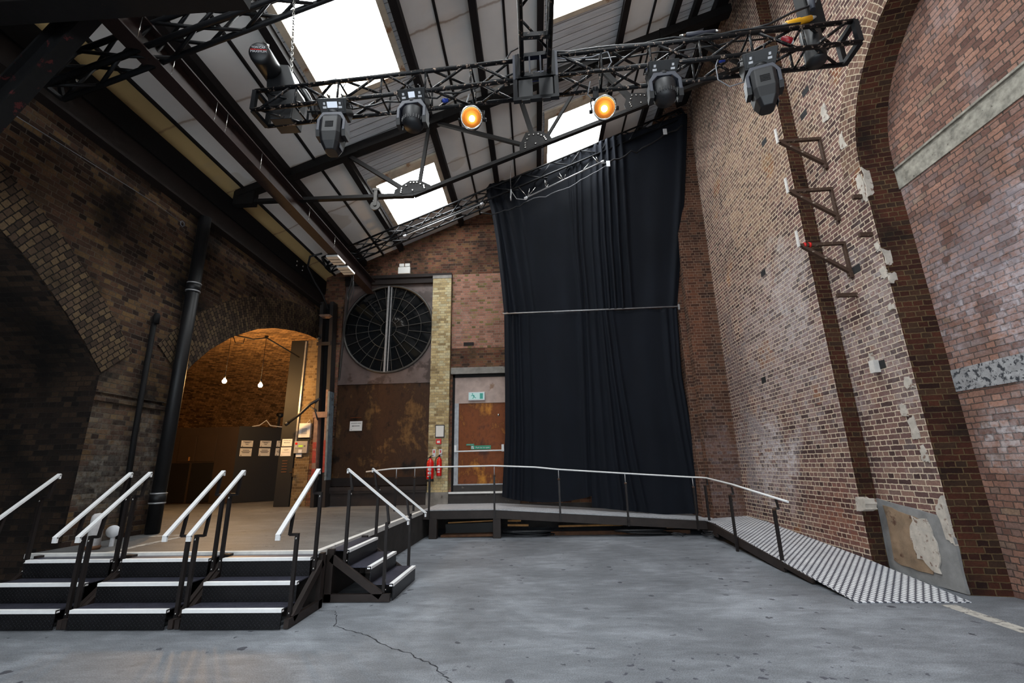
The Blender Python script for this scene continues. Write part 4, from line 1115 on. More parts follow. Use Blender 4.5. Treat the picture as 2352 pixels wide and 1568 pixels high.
m = MB(); m.tube([(-2.74, 4.42, 6.10), (-2.66, 4.44, 5.98), (-2.58, 4.46, 5.82), (-2.55, 4.48, 5.70)], .035, 8); m.tube([(-2.70, 4.40, 6.02), (-2.60, 4.42, 5.86), (-2.50, 4.44, 5.86)], .02, 6); m.build('sling', M['mh_black'], ht)
chain('steel chain from the left hoist up to the sloping girder', (-2.90, 4.46, 6.30), (-2.98, 4.42, 7.52))
h2 = thing('chain_hoist', 'black chain hoist in the right end of the truss, silver-wrapped pole above', 'chain hoist', (3.08, 3.98, 5.55))
m = MB(); m.lathe([(.0, 5.60), (.09, 5.61), (.10, 5.64), (.10, 6.02), (.07, 6.06), (.0, 6.07)], (3.10, 4.02, 0), (0, 0, 1), 20); m.build('motor_body', M['mh_black'], h2)
m = MB(); m.box(3.10, 3.28, 3.98, 4.16, 6.05, 7.2); m.build('chain_bag', M['gutter'], h2, .02)
m = MB(); pts = [(3.05 + .008 * math.sin(k * 2.1), 3.84, 6.12 + k * .12) for k in range(10)]; m.tube(pts, [.026 + .008 * (k % 2) for k in range(10)], 8); m.build('wrapped_pole', M['mh_grey'], h2)
m = MB(); m.tube([(3.08, 4.0, 7.1), (3.08, 4.0, 11.2)], .02, 6); m.build('chain', M['chrome'], h2)

# ------------------------------------------------------------------ cables and connectors on the truss
def wig(p0, p1, n, sag, amp, seed):
    r = random.Random(seed); p0, p1 = V(p0), V(p1); o = []
    for k in range(n + 1):
        t_ = k / n; p = p0 + (p1 - p0) * t_
        o.append(p + V((0, r.uniform(-amp, amp), r.uniform(-amp, amp) - sag * 4 * t_ * (1 - t_))))
    return o
def cab(pts, r, lab, mat='cable'):
    m = MB(); m.tube(pts, r, 6); return single('cable', m, M[mat], lab, 'cable', 'cables along the lighting truss')
tp = lambda x, dz=.30, dd=0.0: on_truss(x) + V((0, 0, dz)) + DP * dd
cab(wig(tp(.35, .315), tp(2.9, .32), 16, -.0, .012, 1), .011, 'black cable tied along the top of the right half of the truss')
cab(wig(tp(.35, .29, .10), tp(2.6, .31, .12), 14, .03, .02, 2), .010, 'second black cable lying inside the top of the right half of the truss')
cab(wig(tp(-1.2, .02, .14), tp(-.1, .26, .14), 12, .04, .02, 3), .011, 'black cable along the left half of the truss up to the joint')
cab(wig(tp(-2.6, .05, .16), tp(-1.2, .03, .13), 10, .02, .02, 4), .011, 'black cable in the truss between the two left moving heads')
cab([tp(-2.55, .29, .05), tp(-2.42, .40, .1), tp(-2.25, .42, .1), tp(-2.12, .34, .1), tp(-2.15, .28, .1)], .006, 'thin cable arching above the truss in front of the large roof light', 'cable_grey')
cab([tp(.33, .26), tp(.5, .20), tp(.75, .20), tp(.92, .25), tp(.95, .10), tp(.90, .02)], .007, 'thin grey cable drooping to the right par can', 'cable_grey')
cab([tp(2.05, .02), tp(2.0, -.1), tp(2.0, -.28), tp(2.1, -.38), tp(2.25, -.34)], .006, 'thin grey cable looping down beside the right moving head', 'cable_grey')
cab([tp(2.35, .31), tp(2.6, .36), tp(2.85, .48), tp(3.1, .56), tp(3.15, .7), tp(3.12, 1.6)], .012, 'black cable rising to the hoist at the right end of the truss')
cab([tp(-.10, .30, .05), tp(-.2, .36, .05), tp(-.14, .46, .05), tp(-.06, .5, .05)], .009, 'looped black cable at the left of the truss joint')
def connector(lab, p, q, r, body, cap, name='cable_connector'):
    p, q = V(p), V(q); d = (q - p); L_ = d.length
    t_ = thing(name, lab, 'connector', p)
    m = MB(); m.lathe([(r * .7, 0), (r, L_ * .04), (r, L_ * .55), (r * .82, L_ * .58), (r * .82, L_)], p, d, 14); m.build('shell', M[body], t_)
    m = MB(); m.lathe([(r * .45, -L_ * .22), (r * .75, 0)], p, d, 12); m.lathe([(r * .7, L_), (r * .4, L_ * 1.2)], p, d, 12); m.each('gland', M[cap], t_)
connector('yellow plastic power connector on top of the right end of the truss', (2.83, 3.97, 6.07), (3.12, 3.99, 6.17), .045, 'yellow', 'grey_box')
connector('red and white plug hanging inside the right end of the truss', (2.88, 4.02, 5.90), (2.76, 4.0, 5.93), .045, 'red_plug', 'paper')
connector('grey cable coupler lying on top of the right half of the truss', tp(1.75, .345), tp(2.05, .35), .026, 'mh_grey', 'chrome')
for x, dd, dz, lab in ((-.95, .14, -.03, 'left of the joint'), (1.35, .2, .16, 'above the right round moving head'), (2.12, .2, .16, 'beside the right long moving head')):
    connector('small blue cable plug in the truss, ' + lab, tp(x, dz, dd), tp(x + .07, dz, dd), .025, 'blue', 'mh_black')
# ------------------------------------------------------------------ staircases (built facing -y, x from 0 to 1.05, front foot at y = 0)
ZS = (.19, .385, .58)
def stairs(lab, fx, width, rails):
    """fx maps local (u across, v depth from the front foot, z) to the world. rails: list of u positions with side sign."""
    t = thing('staircase', lab, 'steps', fx(width / 2, .4, 0), 'black steel steps up to the platform')
    run = .29
    def bx(mb, u0, u1, v0, v1, z0, z1):
        a = [V(fx(u, v, z)) for z in (z0, z1) for u, v in ((u0, v0), (u1, v0), (u1, v1), (u0, v1))]
        # uv kept in local metres so that the plate pattern does not stretch
        for q, ax in (((3, 2, 1, 0), 'z'), ((4, 5, 6, 7), 'z'), ((0, 1, 5, 4), 'y'), ((1, 2, 6, 5), 'x'), ((2, 3, 7, 6), 'y'), ((3, 0, 4, 7), 'x')):
            mb.face([a[i] for i in q])
    for k, z in enumerate(ZS):
        v0 = k * run; zb = 0.008 if k == 0 else ZS[k - 1]
        m = MB(); bx(m, 0, width, v0, v0 + .012, zb, z - .012); s_ = m.build('riser', M['plate'], t)
        m = MB(); bx(m, 0, width, v0, v0 + run + .01, z - .012, z); tr = m.build('tread', M['tread'], t)
        m = MB(); bx(m, 0, width, v0 - .006, v0 + .05, z - .03, z + .003); m.build('nosing', M['white_nose'], tr)
    if True:
        for u in (-.05, width + .05):
            m = MB(); F = lambda a, b, z: V(fx(a, b, z))
            w = .05; side = V(fx(1, 0, 0)) - V(fx(0, 0, 0))
            m.bar(F(u, .02, .05), F(u, .84, .05), w, .085); m.bar(F(u, .79, .0), F(u, .79, .60), w, .085, up=V(fx(0, 1, 0)) - V(fx(0, 0, 0)))
            m.bar(F(u, .13, .07), F(u, .78, .50), w, .085); m.build('side_frame', M['frame_brown'], t)
    for u, sgn in rails:
        # sgn: which way the bracket cranks inwards
        uo = u
        h = MB(); F = lambda a, b, z: V(fx(a, b, z)); ur = uo + sgn * .085
        lo, hi = F(ur, -.15, .91), F(ur, .70, 1.565)
        h.bar(lo, hi, .05, .022)
        d = (hi - lo).normalized(); dn = V((0, 0, -1))
        h.bar(lo + d * .01, lo + d * .01 + V((0, 0, -.055)), .05, .02, up=d); h.bar(hi - d * .01, hi - d * .01 + V((0, 0, -.05)), .05, .02, up=d)
        hr = h.build('handrail', M['white_rail'], t)
        for v, z0, z1 in ((.11, 0, .90), (.62, .42, 1.30)):
            m = MB(); m.bar(F(uo, v, z0), F(uo, v, z1), .036, .036); po = m.build('post', M['post'], t)
            zr_ = .91 + (v + .15 + .0) * .77
            m = MB(); m.bar(F(uo, v, z1 - .012), F(ur - sgn * .0, v, z1 - .012), .03, .028); m.bar(F(ur, v, z1 - .02), F(ur, v + .04, zr_ + .02), .028, .028); m.build('bracket', M['post'], po)
            m = MB()
            for zz in (z0 + .04, z0 + .13, z1 - .05): 
                p = F(uo, v - .02, zz); dd = V(fx(0, -1, 0)) - V(fx(0, 0, 0)); m.lathe([(.012, 0), (.012, .008), (.005, .012)], p, dd, 8)
            m.each('bolt_head', M['chrome'], po)
    return t
fl = lambda X: (lambda u, v, z: (X + u, 5.085 + v * .93, z))
stairs('black steel steps with two white handrails, leftmost by the brick wall', fl(-6.11), 1.05, [(-.03, 1), (1.085, -1)])
stairs('black steel steps with two white handrails, middle flight of the front three', fl(-4.905), 1.045, [(-.035, 1), (1.085, -1)])
stairs('black steel steps with two white handrails, right flight at the platform corner', fl(-3.69), 1.05, [(-.04, 1), (1.085, -1)])
stairs('black steel steps down the side of the platform towards the open floor', lambda u, v, z: (-1.80 - v, 6.12 + u, z), 1.06, [(-.03, 1), (1.09, -1)])

# ------------------------------------------------------------------ access ramp
rt = thing('access_ramp', 'long L-shaped steel ramp with pale raised-pattern deck and thin white handrail', 'ramp', (1.0, 11.9, 0))
def dz1(x): return .625 if x < -.98 else .625 - (x + .98) * .0655
YF, YW = 11.09, 12.86
ZL = dz1(3.6)
def quad_slab(name, pts, th, mat):
    m = MB(); top = [V(p) for p in pts]; bot = [p - V((0, 0, th)) for p in top]
    m.face(top, uv=[(p.x, p.y) for p in top]); m.face(bot[::-1])
    for i in range(4):
        j = (i + 1) % 4; m.face([top[j], top[i], bot[i], bot[j]])
    return m.build(name, mat, rt)
quad_slab('deck', [(-2.66, YF, .625), (-.98, YF, .625), (-.98, YW, .625), (-2.66, YW, .625)], .012, M['deck'])
quad_slab('deck', [(-.98, YF, .625), (3.74, YF, ZL), (3.74, YW, ZL), (-.98, YW, .625)], .012, M['deck'])
quad_slab('deck', [(3.74, 10.4, ZL), (4.78, 10.4, ZL + .03), (4.78, 11.36, ZL + .05), (3.74, YF + .2, ZL)], .012, M['deck'])
quad_slab('deck', [(3.565, 7.55, .155), (4.78, 7.55, .17), (4.78, 10.4, ZL + .03), (3.72, 10.4, ZL)], .012, M['deck'])
quad_slab('deck', [(3.565, 5.92, .012), (4.79, 5.90, .012), (4.78, 7.55, .17), (3.565, 7.55, .155)], .010, M['deck'])
quad_slab('deck', [(3.74, YF, ZL), (3.74, YW, ZL), (4.06, YW, ZL), (4.06, YF, ZL)], .012, M['deck'])
def fascia(p, q, h, w=.05, name='edge_beam'):
    m = MB(); m.bar(V(p) - V((0, 0, h / 2)), V(q) - V((0, 0, h / 2)), w, h); return m.build(name, M['frame_brown'], rt, .004)
fascia((-2.62, YF, .61), (-.98, YF, .61), .19); fascia((-.98, YF, .61), (3.80, YF, ZL - .012), .19)
fascia((3.80, YF, ZL - .01), (3.70, 10.3, ZL - .03), .22); fascia((3.70, 10.3, ZL - .03), (3.58, 7.45, .145), .14)
fascia((3.575, 7.45, .13), (3.57, 6.75, .075), .06)
m = MB(); m.bar((-2.62, YF - .03, .617), (-.98, YF - .03, .617), .012, .02); m.bar((-.98, YF - .03, .617), (3.8, YF - .03, ZL - .006), .012, .02); m.build('deck_lip', M['zinc'], rt)
for x in (-2.40, -.93):
    m = MB(); m.box(x - .09, x + .09, YF - .03, YF + .12, 0, .43); m.build('leg', M['frame_brown'], rt, .006)
for x in (-1.7, .6, 2.2):
    m = MB(); m.box(x - .05, x + .05, 12.55, 12.65, 0, dz1(x) - .02); m.build('leg', M['dark_brown'], rt)
m = MB()
m.box(-2.66, -2.40, YF - .02, YF + .3, .42, .60); m.build('end_bracket', M['frame_brown'], rt)
rail_pts = [(-4.05, 11.10, 1.50), (-3.42, 11.06, 1.56), (-2.53, 11.05, 1.58), (-.98, 11.05, 1.585), (-.02, 11.05, 1.535), (.52, 11.05, 1.475), (2.04, 11.05, 1.36), (3.56, 11.05, 1.25), (3.70, 10.95, 1.245), (3.72, 10.6, 1.24), (3.58, 8.95, 1.17), (3.57, 7.05, 1.0)]
m = MB(); m.tube(rail_pts, .017, 8); m.build('handrail', M['white_rail'], rt)
def rpost(x, y, z0, z1, cr=0):
    m = MB(); zz = z1 - (.20 if not cr else .12)
    m.bar((x, y, z0), (x, y, zz), .042, .042, up=(0, 1, 0)); p = m.build('post', M['post'], rt)
    m = MB()
    if cr: m.bar((x, y, zz - .01), (x + .06, y - .02, zz - .01), .03, .03); m.bar((x + .06, y - .02, zz - .02), (x + .05, y, z1), .028, .028)
    else: m.tube([(x, y, zz - .06), (x, y, z1)], .011, 8)
    m.build('bracket', M['post'] if cr else M['zinc'], p)
    m = MB(); m.lathe([(.03, -.02), (.03, .02)], (x, y, zz - .02), (0, 0, 1), 8); m.build('collar', M['rusty_strut'], p)
def rz_(x):
    for (x0, _, z0), (x1, _, z1) in zip(rail_pts, rail_pts[1:]):
        if x0 <= x <= x1: return z0 + (z1 - z0) * (x - x0) / (x1 - x0)
    return 1.25
for x, z0 in ((-3.30, .61), (-2.86, .61), (-2.50, .42), (-.98, .42), (.52, .33), (2.04, .22), (3.56, .12)): rpost(x, 11.05, z0, rz_(x))
rpost(3.80, 10.98, .0, 1.22, 1); rpost(3.60, 9.15, 0, 1.12, 1); rpost(3.585, 7.52, 0, 1.00, 1)

# things lying under the ramp
def plank(lab, p, q, w, h, mat='wood'):
    m = MB(); m.bar(p, q, w, h); return single('timber_plank', m, M[mat], lab, 'plank', 'loose boards under the ramp')
plank('dark board with pale edge on the floor under the left end of the ramp', (-2.25, 11.42, .03), (-.95, 11.36, .05), .30, .05, 'wood_dark')
plank('black sheet leaning on the boards under the left end of the ramp', (-2.2, 11.58, .15), (-.96, 11.56, .18), .03, .22, 'partition_black')
plank('pale timber batten on top of the black sheet under the ramp', (-2.15, 11.62, .285), (-.95, 11.62, .325), .06, .025)
plank('short pale timber offcut right of the ramp leg, upper of two', (-.72, 11.75, .30), (-.40, 11.75, .30), .10, .04)
plank('short pale timber offcut right of the ramp leg, lower of two', (-.72, 11.68, .21), (-.22, 11.68, .20), .10, .045)
plank('long orange-lit timber lying under the middle of the ramp', (.5, 11.9, .145), (2.05, 11.95, .155), .10, .04)
plank('low dark kerb timber along the floor under the sloping ramp', (.3, 11.5, .04), (3.5, 11.5, .04), .10, .08, 'wood_dark')
plank('small yellow timber scrap under the low end of the ramp', (3.0, 11.6, .12), (3.3, 11.6, .12), .06, .03)
def coil(lab, c, rx, ry, n, r, seed, z=.02, stretch=None):
    rr = random.Random(seed); pts = []
    for k in range(n * 14 + 1):
        a = 2 * PI * k / 14; s = 1 + .30 * math.sin(k * .37 + seed) + .1 * math.sin(k * .9)
        pts.append((c[0] + rx * s * math.cos(a) + .02 * k / 14, c[1] + ry * s * math.sin(a), z + .018 * (k // 14) + .06 * abs(math.sin(k * .21))))
    m = MB(); m.tube(pts, r, 6); return single('cable_coil', m, M['cable'], lab, 'cable', 'coiled cables under the ramp')
coil('black cable coil on the floor just right of the second ramp leg', (-.22, 11.32, 0), .48, .16, 4, .018, 1)
coil('black cable coil under the middle right of the ramp', (2.35, 11.22, 0), .52, .13, 4, .020, 2)
coil('small thin cable loop near the low end of the ramp', (3.05, 11.0, 0), .14, .07, 2, .010, 3, .01)
coil('tangled cables in the corner where the ramp turns', (3.72, 10.85, 0), .16, .25, 5, .014, 4)

# ------------------------------------------------------------------ curtains
def lerp_poly(pts, z):
    for (x0, z0), (x1, z1) in zip(pts, pts[1:]):
        if z0 >= z >= z1: return x0 + (x1 - x0) * (z0 - z) / (z0 - z1)
    return pts[0][0] if z > pts[0][1] else pts[-1][0]
def cy(z): return 12.03 - .08 * z
def curtain(lab, L, R, top, hem, folds, seed, amp=.05):
    nu, nv = 120, 46
    m = MB(); rows = []
    for j in range(nv + 1):
        row = []
        for i in range(nu + 1):
            u = i / nu
            zt, zb = top(u), hem(u); z = zt + (zb - zt) * j / nv
            xl, xr = lerp_poly(L, z), lerp_poly(R, z)
            x = xl + (xr - xl) * u
            d = 0
            for (c, w, a, sl) in folds:
                q = (u - (c + sl * (j / nv - .5))) / w
                d += a * math.exp(-q * q)
            d += .014 * math.sin(u * 15 + seed + .6 * j / nv) + .006 * math.sin(u * 31 + seed * 2) * (.3 + .7 * j / nv)
            d += .05 * max(0, (j / nv - .8)) * math.sin(u * 9 + seed)
            row.append(V((x, cy(z) - d, z)))
        rows.append(row)
    for j in range(nv):
        for i in range(nu):
            m.face([rows[j][i], rows[j + 1][i], rows[j + 1][i + 1], rows[j][i + 1]], smooth=True)
    t = thing('curtain', lab, 'curtain', (rows[-1][nu // 2].x, rows[-1][nu // 2].y, rows[-1][nu // 2].z), 'black stage curtains')
    o = m.build('cloth', M['cloth'], t)
    so = o.modifiers.new('thickness', 'SOLIDIFY'); so.thickness = .006
    h = MB()
    for i in range(0, nu):
        a, b = rows[-1][i], rows[-1][i + 1]; a2, b2 = rows[-3][i], rows[-3][i + 1]
        f = V((0, -.006, 0)); h.face([a2 + f, a + f, b + f, b2 + f], smooth=True)
    h.build('hem', M['cloth'], t)
    return t
Lu = [(-1.16, 9.0), (-1.016, 8.435), (-.895, 7.522), (-.804, 6.51), (-.727, 5.50)]
Mu = [(1.44, 9.9), (1.405, 9.31), (1.373, 7.425), (1.417, 6.425), (1.45, 5.50)]
Ru = [(4.66, 11.2), (4.583, 10.5), (4.356, 8.70), (4.145, 7.31), (3.86, 5.50)]
tl = lambda u: 9.22 + 1.0 * u
tr = lambda u: 10.22 + 1.05 * u
fu = [(.04, .02, .10, .0), (.11, .03, .09, .06), (.22, .03, .07, .10), (.34, .02, .03, .05), (.93, .012, .05, .03), (.97, .02, .06, -.02)]
curtain('black curtain, upper left of the four hanging on the end wall', Lu, Mu, tl, lambda u: 5.53 + .02 * u, fu, 1.0)
curtain('black curtain, upper right of the four, with deep folds left of its middle', Mu, Ru, tr, lambda u: 5.53, [(.03, .015, .06, .0), (.12, .02, .05, .0), (.18, .025, .10, .02), (.24, .018, .13, .04), (.30, .018, .14, .05), (.37, .02, .13, .07), (.45, .025, .08, .10), (.95, .03, .06, 0)], 2.0)
Ll = [(-.727, 5.52), (-.744, 3.43), (-.765, 2.33), (-.885, .6)]
Ml = [(1.452, 5.52), (1.44, 3.378), (1.43, 1.747), (1.43, .4)]
Ml2 = [(1.44, 5.52), (1.41, 3.378), (1.36, 1.747), (1.35, .4)]
Rl = [(3.86, 5.53), (3.822, 3.76), (3.941, 2.23), (4.14, .3)]
curtain('black curtain, lower left of the four, hem clear of the ramp', Ll, Ml, lambda u: 5.52, lambda u: .84 - .62 * u * (1 - u), [(.05, .02, .05, 0), (.12, .025, .08, .02), (.20, .02, .07, .03), (.30, .02, .03, .02), (.93, .03, .06, -.02)], 3.0)
curtain('black curtain, lower right of the four, hem trailing on the ramp', Ml2, Rl, lambda u: 5.52, lambda u: .56 - .22 * min(1, u * 1.6) + .04 * u, [(.03, .03, .05, .03), (.12, .03, .06, .06), (.22, .02, .07, .10), (.30, .02, .08, .16), (.38, .02, .05, .18), (.88, .03, .07, .02), (.94, .02, .06, 0), (.98, .015, .05, 0)], 4.0)
m = MB(); m.tube([(-.76, 11.50, 5.50), (1.4, 11.51, 5.52), (3.88, 11.51, 5.54)], .018, 8)
m.box(3.86, 3.90, 11.49, 11.53, 5.45, 5.60)
single('curtain_rail', m, M['zinc'], 'thin pale rail across the black curtains at half height', 'rail')

# pale fittings hung along the girder over the curtains
def strip_light(lab, p, q):
    t = thing('strip_light', lab, 'stage light', p, 'bare light bars along the sloping girder')
    m = MB(); m.tube([p, q], .022, 8); m.build('bar', M['zinc'], t)
    for e in (p, q):
        m = MB(); m.lathe([(.035, -.04), (.035, .04)], e, V(q) - V(p), 10); m.build('end_cap', M['label_white'], t)
    return t
strip_light('pale light bar along the sloping girder left of the curtains', (-3.35, 10.95, 7.62), (-1.25, 10.95, 8.50))
t2 = strip_light('pale light bar with spiky clips along the girder over the curtain tops', (-.05, 10.95, 8.62), (2.1, 10.95, 9.65))
m = MB()
rr = random.Random(5)
for k in range(5):
    x = .0 + k * .5; z = 8.64 + k * .24
    for j in range(3):
        m.tube([(x, 10.95, z), (x + rr.uniform(-.25, .25), 10.95 + rr.uniform(-.1, .05), z + rr.uniform(.12, .32))], .008, 4)
m.build('clip', M['chrome'], t2)
cab(wig((-1.3, 11.05, 8.25), (.0, 11.05, 8.55), 12, .10, .03, 8), .016, 'black cable sagging along the girder at the left top of the curtains')
cab(wig((0.0, 11.0, 8.56), (2.3, 11.0, 9.62), 14, .14, .03, 9), .012, 'pale grey cable sagging below the light bar over the curtains', 'cable_grey')
cab(wig((2.1, 11.0, 9.62), (4.4, 11.0, 10.75), 14, .10, .05, 10), .022, 'bunched black cable along the girder at the right top of the curtains')
m = MB(); m.tube([(-.45, 10.8, 9.55), (-.45, 10.8, 8.80)], .004, 4); m.tube([(-.45, 10.8, 8.80), (-.45, 10.8, 8.46)], .020, 6); m.tube([(-.43, 10.8, 8.74), (-.3, 10.82, 8.52), (-.05, 10.85, 8.50), (.0, 10.95, 8.62)], .010, 5)
single('hanging_probe', m, M['zinc'], 'thin silver rod hanging on a wire in front of the left curtain top', 'rod')
for k, (x, z, lab) in enumerate(((2.25, 9.60, 'white tag hanging from the girder at the middle of the curtain top'), (3.9, 10.55, 'white clips on the dark girder near the right wall'))):
    m = MB(); m.box(x - .05, x + .05, 10.93, 10.95, z - .12, z + .06); single('tag', m, M['label_white'], lab, 'tag')

# ------------------------------------------------------------------ end wall fittings
# round window in its steel sheet
rw_ = thing('window_9', 'big round dark window with spoked glazing bars above the rusty doors', 'window', (-4.33, 13.0, 4.25), kind='structure')
WC = V((-4.33, 12.98, 5.66)); WR = 1.36
m = MB(); N_ = 64
def sq(k):
    a = 2 * PI * k / N_; c, s = math.cos(a), math.sin(a)
    x = WC.x + c * 9; z = WC.z + s * 9
    t_ = 9
    cand = []
    if c > 1e-6: cand.append((-2.96 - WC.x) / c)
    if c < -1e-6: cand.append((-5.74 - WC.x) / c)
    if s > 1e-6: cand.append((7.2 - WC.z) / s)
    if s < -1e-6: cand.append((4.02 - WC.z) / s)
    t_ = min(cand); return V((WC.x + c * t_, 12.97, WC.z + s * t_))
for k in range(N_):
    a, b = 2 * PI * k / N_, 2 * PI * (k + 1) / N_
    p0 = V((WC.x + WR * math.cos(a), 12.97, WC.z + WR * math.sin(a))); p1 = V((WC.x + WR * math.cos(b), 12.97, WC.z + WR * math.sin(b)))
    m.face([p0, p1, sq(k + 1), sq(k)])
for cx_, cz2 in ((-5.74, 7.2), (-2.96, 7.2), (-5.74, 4.02), (-2.96, 4.02)):
    pass
m.build('surround_sheet', M['panel_grey'], rw_)
for (xa, za), (xb, zb) in (((-5.74, 4.02), (-2.96, 4.02)),):
    m = MB(); m.box(-5.74, -2.96, 12.94, 13.0, 3.96, 4.14); m.build('bottom_rail', M['panel_grey'], rw_)
m = MB(); m.bar((-5.70, 12.93, 4.1), (-5.62, 12.93, 7.0), .035, .035); m.build('edge_angle', M['lead'], rw_)
m = MB()
circ = [(WC.x + WR * math.cos(2 * PI * k / 64), 12.955, WC.z + WR * math.sin(2 * PI * k / 64)) for k in range(65)]
m.tube(circ, .038, 8, cap=False); m.build('rim', M['lead'], rw_)
m = MB()
for r in (.24, .62, 1.0):
    m.tube([(WC.x + r * math.cos(2 * PI * k / 48), 12.98, WC.z + r * math.sin(2 * PI * k / 48)) for k in range(49)], .008, 5, cap=False)
for k in range(24):
    a = 2 * PI * (k + .5) / 24; r0 = .24 if k % 2 == 0 else .62
    m.bar(WC + V((r0 * math.cos(a), 0, r0 * math.sin(a))), WC + V((WR * math.cos(a), 0, WR * math.sin(a))), .014, .014)
m.build('glazing_bars', M['lead'], rw_)
m = MB(); m.bar(WC + V((-.04, -.03, -WR)), WC + V((-.04, -.03, WR)), .055, .06); m.bar(WC + V((.045, -.02, -WR)), WC + V((.045, -.02, WR)), .03, .04); m.build('mullion', M['zinc'], rw_)
m = MB()
for r0, r1 in ((.0, .24), (.24, .62), (.62, 1.0), (1.0, WR)):
    nn = 24
    for k in range(nn):
        a, b = 2 * PI * (k + .5) / nn, 2 * PI * (k + 1.5) / nn; ty, tz = random.uniform(-.012, .012), random.uniform(-.012, .012)
        q = []
        for r, an in ((r0, a), (r1, a), (r1, b), (r0, b)):
            q.append(WC + V((r * math.cos(an), .03 + ty * r * math.cos(an) + tz * r * math.sin(an), r * math.sin(an))))
        if r0 == 0: q = q[1:3] + [WC + V((0, .03, 0))]
        m.face(q)
m.build('glass', M['glass_dark'], rw_, merge=False)
# sliding doors
for n_, (x0, x1, lab) in enumerate(((-5.72, -4.52, 'left leaf of the mottled rusty sliding doors, white notice on it'), (-4.52, -2.96, 'right leaf of the mottled rusty sliding doors, blotched golden brown'))):
    d = thing('door_%d' % (n_ + 1), lab, 'door', ((x0 + x1) / 2, 13.0, 1.1), kind='structure')
    m = MB(); m.box(x0, x1 - .012, 12.99 - n_ * .03, 13.04, 1.12, 3.955); m.build('sheet', M['rust'], d)
    m = MB(); m.box(x0, x1 - .012, 12.985 - n_ * .03, 12.99 - n_ * .03, 1.12, 1.34); m.build('kick_plate', M['dark_brown'], d)
    if n_ == 0:
        m = MB(); m.box(-5.30, -4.98, 12.965, 12.99, 2.99, 3.005); m.build('rail_strip', M['rust_door'], d)
m = MB(); m.box(-5.74, -2.96, 12.70, 13.02, 1.00, 1.10); m.box(-5.74, -2.96, 12.78, 13.02, .61, 1.00); m.box(-5.74, -2.96, 12.72, 12.80, .94, 1.0)
o = m.build('trim_4', M['frame_brown']); tag(o, 'brown steel threshold under the rusty sliding doors', 'threshold', kind='structure')
# exit door
d = thing('door_3', 'rusty brown exit door with a white push bar left of the curtains', 'door', (-1.35, 12.98, .9), kind='structure')
m = MB(); m.box(-2.15, -.58, 12.99, 13.04, 1.12, 3.33); m.build('leaf', M['rust_door'], d)
m = MB(); m.box(-2.27, -2.15, 12.95, 13.06, 1.10, 3.33); m.box(-.66, -.58, 12.95, 13.06, 1.10, 3.33); m.build('frame', M['zinc'], d)
m = MB(); m.box(-2.29, -.5, 12.96, 13.06, 3.33, 4.12); m.build('overpanel', M['panel_lilac'], d)
m = MB(); m.box(-2.33, -2.27, 12.92, 13.06, .92, 4.17); m.box(-2.33, -.5, 12.92, 13.06, 4.08, 4.17); m.build('black_frame', M['gutter'], d)
m = MB(); m.box(-2.27, -.5, 12.93, 13.06, .92, 1.12); m.build('threshold', M['concrete_dark'], d)
m = MB(); m.box(-2.27, -.5, 12.925, 12.94, 1.095, 1.125); m.build('sill_strip', M['zinc'], d)
m = MB(); m.tube([(-2.24, 12.90, 1.99), (-.86, 12.90, 2.0)], .020, 8)
for x in (-2.22, -.90): m.box(x - .035, x + .035, 12.88, 12.98, 1.97, 2.16)
m.build('push_bar', M['white_rail'], d, .004)
m = MB(); m.lathe([(.0, .012), (.03, .01), (.035, 0)], (-1.02, 12.985, 2.98), (0, -1, 0), 12); m.build('lock', M['chrome'], d)
def flat_sign(name, lab, cat, x0, x1, z0, z1, y, mat, th=.008, group=None):
    t = thing(name, lab, cat, ((x0 + x1) / 2, y, z0), group)
    m = MB(); m.box(x0, x1, y - th, y, z0, z1); m.build('board', mat, t); return t
s_ = flat_sign('push_bar_sign', 'green push bar to open sign above the push bar', 'sign', -1.80, -1.24, 2.04, 2.145, 12.985, M['green'])
text('lettering', 'Push bar to open', .056, facing_cam(-1.47, 12.975, 2.09), M['label_white'], s_)
m = MB(); m.box(-1.785, -1.715, 12.974, 12.977, 2.055, 2.13); m.build('symbol_box', M['label_white'], s_)
m = MB(); m.bar((-1.775, 12.972, 2.09), (-1.757, 12.972, 2.07), .012, .004, up=(0, 1, 0)); m.bar((-1.757, 12.972, 2.07), (-1.724, 12.972, 2.118), .012, .004, up=(0, 1, 0)); m.build('tick', M['green'], s_)
s_ = flat_sign('small_green_sign', 'small green sign up and left of the push bar sign', 'sign', -1.93, -1.71, 2.15, 2.195, 12.985, M['green'])
text('lettering', 'Push bar to open', .024, facing_cam(-1.82, 12.975, 2.172), M['label_white'], s_)
ex = thing('exit_sign', 'pale lit exit sign with running figure above the exit door', 'sign', (-1.62, 12.94, 3.40))
m = MB(); m.box(-1.87, -1.40, 12.90, 12.958, 3.40, 3.64); m.build('housing', M['label_white'], ex, .006)
m = MB(); m.box(-1.85, -1.42, 12.896, 12.90, 3.425, 3.615); m.build('face', M['exit_pane'], ex)
m = MB()
def fb(a, b, w=.018): m.bar((a[0], 12.893, a[1]), (b[0], 12.893, b[1]), w, .004, up=(0, 1, 0))
fb((-1.74, 3.55), (-1.70, 3.50), .03); fb((-1.70, 3.50), (-1.65, 3.46)); fb((-1.70, 3.50), (-1.75, 3.45)); fb((-1.74, 3.55), (-1.69, 3.53)); fb((-1.74, 3.55), (-1.79, 3.53))
m.lathe([(.018, 0), (.018, .004)], (-1.75, 12.893, 3.585), (0, -1, 0), 10); m.box(-1.54, -1.45, 12.892, 12.896, 3.44, 3.60)
m.build('pictogram', M['exit_green'], ex)
el = thing('emergency_light', 'white twin-headed emergency light over the round window', 'lamp', (-3.88, 12.85, 7.32))
m = MB(); m.box(-4.07, -3.70, 12.79, 12.88, 7.36, 7.58); m.build('box', M['paper'], el, .01)
